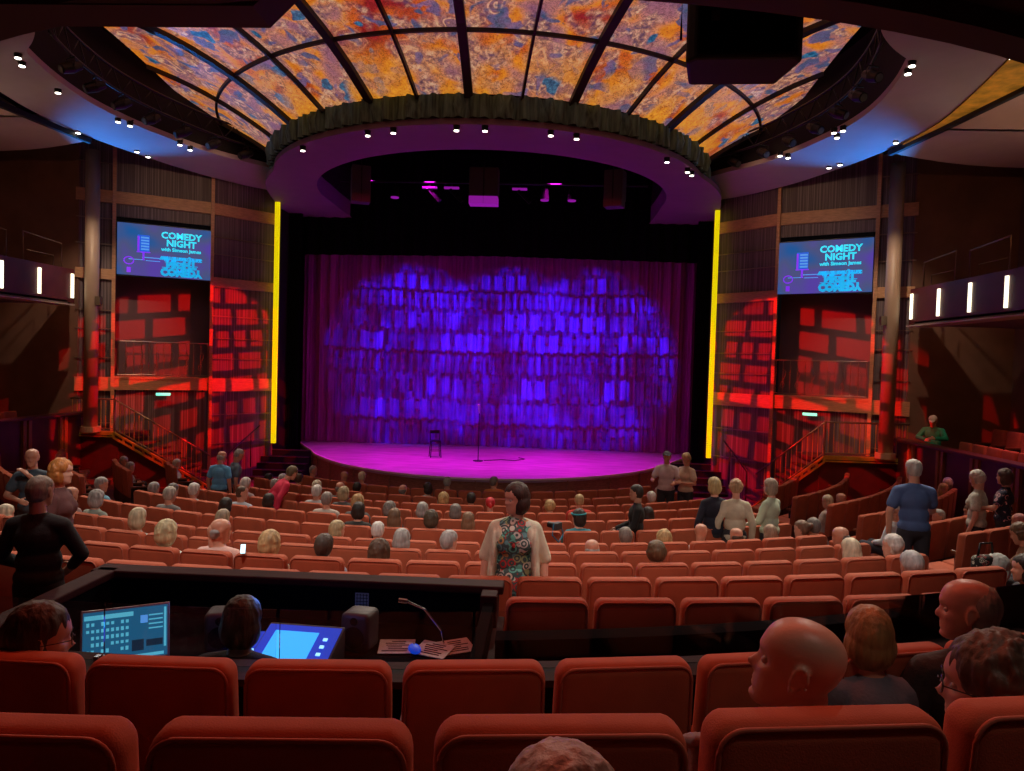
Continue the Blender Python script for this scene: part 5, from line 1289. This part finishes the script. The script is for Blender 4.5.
# woman in the floral dress, hands resting on the seat backs in front
def floral(name, base, cols, sc=22):
    m = bpy.data.materials.new(name); m.use_nodes = True; nt = m.node_tree; N = nt.nodes; L = nt.links; b = N['Principled BSDF']; b.inputs['Roughness'].default_value = .8
    tc = N.new('ShaderNodeTexCoord'); v = N.new('ShaderNodeTexVoronoi'); v.inputs['Scale'].default_value = sc; L.new(tc.outputs['Object'], v.inputs['Vector'])
    r = N.new('ShaderNodeValToRGB'); r.color_ramp.interpolation = 'CONSTANT'; e = r.color_ramp.elements
    sx = N.new('ShaderNodeSeparateColor'); L.new(v.outputs['Color'], sx.inputs[0]); L.new(sx.outputs[0], r.inputs[0])
    while len(e) < len(cols): e.new(.5)
    for k, c in enumerate(cols): e[k].position = k/len(cols); e[k].color = (*c, 1)
    sn = N.new('ShaderNodeMath'); sn.operation = 'SINE'; ml = N.new('ShaderNodeMath'); ml.operation = 'MULTIPLY'; ml.inputs[1].default_value = 17; L.new(v.outputs['Distance'], ml.inputs[0]); L.new(ml.outputs[0], sn.inputs[0])
    g = N.new('ShaderNodeMath'); g.operation = 'GREATER_THAN'; g.inputs[1].default_value = .05; L.new(sn.outputs[0], g.inputs[0])
    x = N.new('ShaderNodeMix'); x.data_type = 'RGBA'; L.new(g.outputs[0], x.inputs[0]); x.inputs[6].default_value = (*base, 1); L.new(r.outputs[0], x.inputs[7]); L.new(x.outputs[2], b.inputs['Base Color']); return m
M['dress'] = floral('floral_dress_fabric', (.07, .14, .14), [(.16, .60, .50), (.60, .06, .06), (.80, .85, .75), (.38, .55, .28), (.70, .74, .70), (.62, .34, .12), (.16, .40, .44)], 16)
HW = atd(516, 499, 5.45)
o, J, Hm = figure('woman in a floral dress and cream cardigan standing in the centre looking left', 'stand', HW, radians(178), headyaw=radians(-52), headpitch=-.02, fem=True, style='bob', hc=(.045, .022, .018),
    shirtmat=M['dress'], sleeve='none', trousers=(.1, .1, .1), skin=SKINP, vox=.008, hvox=.007, eyes=True, curl=.35, low=.05,
    arms=dict(elL=(-.235, -.05, 1.14), elR=(.235, -.05, 1.14), wrL=(-.25, .03, .93), wrR=(.25, .03, .93)))
for c in [c for c in bpy.data.objects if c.parent == o and c.name.startswith('trousers')]: c.data.materials.clear(); c.data.materials.append(M['dress']); c.name = 'dress_skirt'
sk = MB(); sk.cap((0, 0, .98), (0, 0, .60), .165, .20); sk.ell((0, 0, .95), (.185, .14, .15)); rem(sk, 'dress', .012, M['dress'], o)
cg = MB()   # open cardigan: two fronts, back, sleeves to the elbow
i = .026
cg.ell(J['che']+Vector((0, -.028, -.01)), (.178, .118, .19)); cg.ell(J['wai']+Vector((0, -.035, -.03)), (.178, .115, .17)); cg.cap(J['shL']+Vector((0, -.02, 0)), J['shR']+Vector((0, -.02, 0)), .066, .066)
for q in 'LR': cg.cap(J['neb']+Vector((0, -.035, -.03)), J['sh'+q], .060, .068)
for s, q in ((-1, 'L'), (1, 'R')):
    cg.ell((s*.165, .035, 1.20), (.034, .095, .20)); cg.ell((s*.178, .035, 1.02), (.034, .10, .16)); cg.ell((s*.125, .05, 1.32), (.038, .055, .08)); cg.cap(J['sh'+q], J['el'+q], .070, .062)
rem(cg, 'cardigan', .009, cm('cloth', (.78, .76, .58)), o, sm=3)
f = MB(); f.tube([(.07*sin(a), .115+.015*cos(a), 1.38-.09*(1+cos(a))*.5) for a in [q*pi/6 for q in range(13)]], .003, 5); f.ell((0, .145, 1.275), (.014, .008, .018)); f.obj('necklace', cm('cloth', (.5, .05, .05)), o, smooth=True)
# man in black left of the booth
figure('person in a black jacket with grey cropped hair standing left of the booth', 'stand', atd(41, 492, 4.75), .12, headyaw=-.25, style='cropped', hc=(.20, .17, .13), shirt=(.008, .008, .010), sleeve='long', trousers=(.01, .01, .012), skin=(.40, .22, .14), arms=dict(elL=(-.29, .02, 1.12), elR=(.28, .06, 1.14), wrL=(-.16, .20, 1.0), wrR=(.12, .24, 1.0)))
cl = MB(); figure('person with ginger hair standing sideways beside the man in black', 'stand', atd(62, 472, 6.9), -1.35, headyaw=-.1, fem=True, style='wavy', hc=ORANGE, shirt=(.10, .03, .03), sleeve='short', skin=SKINP)
figure('bald man in a slate shirt with his hand at his mouth, far left', 'stand', atd(32, 458, 9.2), radians(195), headyaw=.2, style='bald', shirt=(.05, .08, .11), skin=SKIN, arms=dict(elL=(-.27, .12, 1.15), wrL=(-.03, .20, 1.42), elR=(.28, .06, 1.13), wrR=(.05, .26, 1.10)))
figure('man in a light blue shirt standing in the left aisle, back turned', 'stand', atd(222, 457, 14.0), -.15, headyaw=-.35, headpitch=-.25, lean=.12, style='fringe', hc=GREY, shirt=(.13, .42, .70), skin=SKIN)
figure('grey haired man in a dark grey shirt leaning beside the blue shirted man', 'stand', atd(239, 455, 14.6), -.9, headpitch=-.5, lean=.15, style='cropped', hc=GREY, shirt=(.10, .13, .17), skin=SKIN)
figure('person in a bright red shirt bending forward in the left centre', 'stand', atd(292, 473, 12.6), -.9, headpitch=-.4, lean=.55, style='short', hc=(.14, .10, .05), shirt=(.60, .02, .07), sleeve='long', skin=SKIN)
M['check'] = floral('checked_shirt', (.60, .50, .50), [(.68, .60, .60), (.55, .42, .45)], 40)
figure('man in a grey cap and checked shirt standing near the stage', 'stand', atd(667, 457, 14.9), 2.9, headyaw=.1, style='cap', hc=(.14, .16, .20), shirt=(.66, .56, .56), skin=SKIN, scale=1.0, arms=dict(elL=(-.28, .05, 1.13), wrL=(-.2, .25, 1.12), elR=(.28, .05, 1.13), wrR=(.26, .27, 1.16)))
figure('woman with short blonde hair and cream top standing near the stage', 'stand', atd(686, 459, 14.8), 2.3, headpitch=-.3, fem=True, style='short', hc=(.55, .42, .22), shirt=(.68, .52, .38), sleeve='short', skin=SKIN, scale=.98, arms=dict(elL=(-.25, .03, 1.13), wrL=(-.08, .26, 1.15), elR=(.25, .03, 1.13), wrR=(.08, .26, 1.15)))
figure('person in black with dark hair standing sideways in the middle', 'stand', atd(636, 493, 10.2), 1.5, headyaw=.0, style='short', hc=DARK, shirt=(.006, .006, .007), sleeve='long', trousers=(.006, .006, .007), skin=(.42, .22, .15), arms=dict(elL=(-.2, .05, 1.12), wrL=(-.12, .30, 1.02), elR=(.2, .05, 1.12), wrR=(.12, .30, 1.02)))
figure('woman with blonde bob in a navy top standing, back turned', 'stand', atd(714, 486, 10.3), .25, fem=True, style='bob', hc=(.44, .34, .16), shirt=(.012, .014, .03), sleeve='long', skin=SKINP)
figure('woman with curly fair hair in a long cream cardigan standing, back turned', 'stand', atd(736, 488, 10.2), -.1, fem=True, style='curly', hc=(.42, .27, .15), shirt=(.62, .56, .42), sleeve='long', skin=SKINP, low=.06)
figure('woman with greying blonde hair in a pale green jacket standing by the right aisle', 'stand', atd(770, 487, 10.4), .75, fem=True, style='bob', hc=(.33, .26, .20), shirt=(.50, .58, .44), sleeve='long', skin=SKINP, arms=dict(elL=(-.22, .05, 1.13), wrL=(-.14, .28, 1.02), elR=(.22, .05, 1.13), wrR=(.14, .28, 1.02)))
figure('man in a blue shirt and dark trousers leaning in the right aisle', 'stand', atd(913, 470, 9.0), -.10, headyaw=.1, lean=.12, style='cropped', hc=(.48, .45, .42), shirt=(.075, .13, .30), skin=SKIN, arms=dict(elL=(-.27, -.02, 1.13), wrL=(-.27, .0, .88), elR=(.24, .10, 1.16), wrR=(.2, .3, 1.1)))
figure('woman with white curls and pale patterned top standing at right', 'stand', atd(977, 479, 10.6), .85, headpitch=-.25, fem=True, style='curly', hc=(.62, .60, .54), shirtmat=floral('leaf_print_top', (.55, .55, .48), [(.62, .62, .55), (.40, .42, .36), (.5, .5, .42)], 26), skin=SKINP)
figure('woman with wavy brown hair and dark floral top standing at far right', 'stand', atd(1004, 477, 10.4), .9, fem=True, style='wavy', hc=(.11, .07, .06), shirtmat=floral('dark_floral_top', (.015, .02, .05), [(.02, .03, .07), (.55, .32, .36), (.02, .03, .07), (.03, .03, .07)], 13), skin=SKINP, arms=dict(elL=(-.26, .1, 1.15), wrL=(-.12, .3, 1.12), elR=(.26, .0, 1.13), wrR=(.2, .2, 1.1)))
figure('person in a green shirt and pale cap leaning on the right box wall', 'sit', atd(933, 421, 17.4), 2.5, headpitch=-.45, lean=.15, style='cap', hc=(.60, .45, .36), shirt=(.01, .26, .12), sleeve='long', skin=(.42, .22, .14), floor=1.4, scale=1.1, arms=dict(elL=(-.27, .30, .70), wrL=(-.10, .50, .74), elR=(.27, .30, .70), wrR=(.10, .50, .70)))
figure('person with curly brown hair reaching down beside the bag, far right edge', 'sit', atd(1020, 534, 8.0), .9, headpitch=-.3, lean=.2, style='curly', hc=(.14, .08, .04), shirt=(.22, .10, .05), sleeve='long', floor=floorz(15.9), scale=.95, fem=True, arms=dict(elL=(-.30, .36, .72), wrL=(-.42, .50, .50)))
figure('person with dark hair and sunglasses at the lower right edge of the stalls', 'sit', atd(1024, 569, 6.2), 1.4, style='bob', hc=DARK, shirt=(.05, .05, .06), floor=floorz(16.5), scale=.95, fem=True)

# ---- near figures
o, J, Hm = figure('bald man looking left and slightly up, in the nearest row at right', 'sit', atd(796, 668, 1.66), .05, headyaw=radians(66), headpitch=.26, style='bald', shirt=(.012, .012, .014), sleeve='long', skin=(.62, .36, .26), vox=.0048, eyes=True, floor=2.16, scale=.95)
st_ = MB(); st_.ell(Hm @ Vector((0, -.030, -.012)), (.0805, .079, .035)); 
nk = MB(); nk.tube([J['neb']+Vector((.068*cos(a), .062*sin(a)-.005, .015)) for a in [q*pi/10 for q in range(21)]], .010, 8); nk.obj('collar', cm('cloth', (.012, .012, .014)), o, smooth=True)
o, J, Hm = figure('person with tousled brown hair and glasses looking left, lower right corner', 'sit', atd(990, 690, 1.74), 0, headyaw=radians(62), headpitch=.02, fem=True, style='wavy', hc=(.085, .050, .032), shirt=(.5, .5, .5), skin=(.62, .36, .28), vox=.006, hvox=.005, strands=.006, eyes=True, floor=2.16, scale=1.04)
glasses(o, Hm)
o, J, Hm = figure('grey balding man looking left in the second nearest row at right', 'sit', atd(967, 611, 2.62), .08, headyaw=radians(62), headpitch=.04, style='receding', hc=(.26, .23, .20), shirt=(.05, .04, .04), skin=(.58, .30, .22), vox=.0065, hvox=.006, strands=.003, eyes=True, floor=1.88, scale=.95)
figure('child with straight honey blonde hair seen from behind at right', 'sit', atd(868, 637, 2.62), .05, headyaw=-.15, fem=True, style='bob', hc=(.36, .22, .085), shirt=(.2, .2, .25), vox=.009, hvox=.006, strands=.003, floor=1.82, scale=.86)
o, J, Hm = figure('woman with dark brown bob and glasses looking right, lower left', 'sit', atd(40, 640, 2.52), -.05, headyaw=radians(-52), headpitch=-.05, fem=True, style='long', hc=(.035, .020, .014), shirtmat=floral('dotted_red_top', (.20, .01, .03), [(.20, .01, .03), (.55, .4, .4), (.2, .01, .03)], 60), skin=(.50, .28, .20), vox=.007, hvox=.006, strands=.004, floor=1.88, scale=1.0)
glasses(o, Hm)
figure('dark silhouetted operator in a black hoodie sitting inside the booth', 'sit', atd(243, 622, 3.45), -.05, style='bob', hc=(.008, .006, .006), shirt=(.006, .006, .008), sleeve='long', skin=(.2, .1, .07), vox=.009, hvox=.007, floor=1.56, scale=.95)
figure('silver grey head of a person just below the camera, bottom centre', 'sit', atd(560, 838, .99), 0, style='short', hc=(.50, .52, .50), shirt=(.1, .1, .12), skin=SKIN, vox=.008, hvox=.005, strands=.004, floor=2.3, scale=.95)
# ---- small held or resting things
def phone(P, rz, lab, tilt_=-.9, glow='whitelamp'):
    t = empty('phone', P, rz); tag(t, lab, 'phone'); a = MB().box((0, 0, 0), (.075, .008, .15)).obj('casing', M['metalblk'], t, bevel=.003); b = MB().box((0, -.006, 0), (.066, .003, .135)).obj('display', M['phonescr'], t)
    t.rotation_euler = (tilt_, 0, rz); t.scale = (.62,)*3; return t
M['phonescr'] = flatmat('phone_screen', (.55, .85, .95), 1.6)
phone(atd(650, 571, 7.0), .1, 'lit phone held low by the curly brown haired person', -.5)
phone(atd(658, 545, 8.6), .9, 'bright white phone tilted between two heads right of centre', -.3)
phone(atd(243, 549, 6.4), .3, 'lit phone held by the big wavy blonde haired person', -.6)
# sweater arm between the nearest seats
sl = MB(); a_ = atd(695, 748, 1.50); sl.cap(a_+Vector((.015, .02, .0)), a_+Vector((-.01, .0, -.18)), .022, .030); sl.ell(a_+Vector((-.005, .01, .010)), (.024, .02, .016))
o = rem(sl, 'folded_sweater', .006, cm('cloth', (.30, .26, .28)), sm=2, strands=.004); tag(o, 'grey knitted sweater draped between two of the nearest seats', 'sweater')
# patterned bag by the right aisle
P = atd(985, 563, 7.2); t = empty('shoulder_bag', P-Vector((0, 0, .16)), .3); tag(t, 'black patterned shoulder bag with white cloth on a seat at far right', 'bag')
rbox(.26, .14, .24, (0, 0, .12), .05, 4).obj('body', floral('bag_print', (.01, .01, .01), [(.01, .01, .01), (.5, .5, .4), (.01, .01, .01), (.3, .05, .05)], 25), t, smooth=True)
f = MB(); f.tube([(-.1, 0, .2), (-.07, 0, .36), (.07, 0, .36), (.1, 0, .2)], .012, 6); f.obj('handle', M['metalblk'], t, smooth=True)
f = MB(); f.ell((.12, -.02, .16), (.14, .09, .10)); f.ell((.16, .0, .06), (.12, .1, .12)); rem(f, 'white_cloth', .01, cm('cloth', (.62, .66, .62)), t, strands=.01)
# camera gear held by the teal headband person
P = atd(557, 526, 9.5); t = empty('camera', P, .9); tag(t, 'camera with blue strap held up right of the standing woman', 'camera')
rbox(.14, .08, .10, (0, 0, 0), .015, 2).obj('body', M['greyplastic'], t); f = MB(); f.tube([(0, .04, 0), (0, .14, 0)], .04, 14); f.obj('lens', M['metalblk'], t); f = MB(); f.tube([(-.07, 0, .04), (-.12, -.02, -.1), (-.02, -.05, -.2), (.1, -.03, -.12), (.07, 0, .04)], .010, 6); f.obj('strap', cm('cloth', (.03, .2, .35)), t)
lbls = {}
for o in bpy.data.objects:
    if o.parent is None and 'label' in o: lbls.setdefault(o['label'], []).append(o.name)
for l_, n_ in lbls.items():
    if len(n_) > 1 and 'curtain' not in l_: print('DUPLABEL', l_, len(n_))
print('objects', len(bpy.data.objects), 'seats', sum(len(v) for v in SEATS.values()))
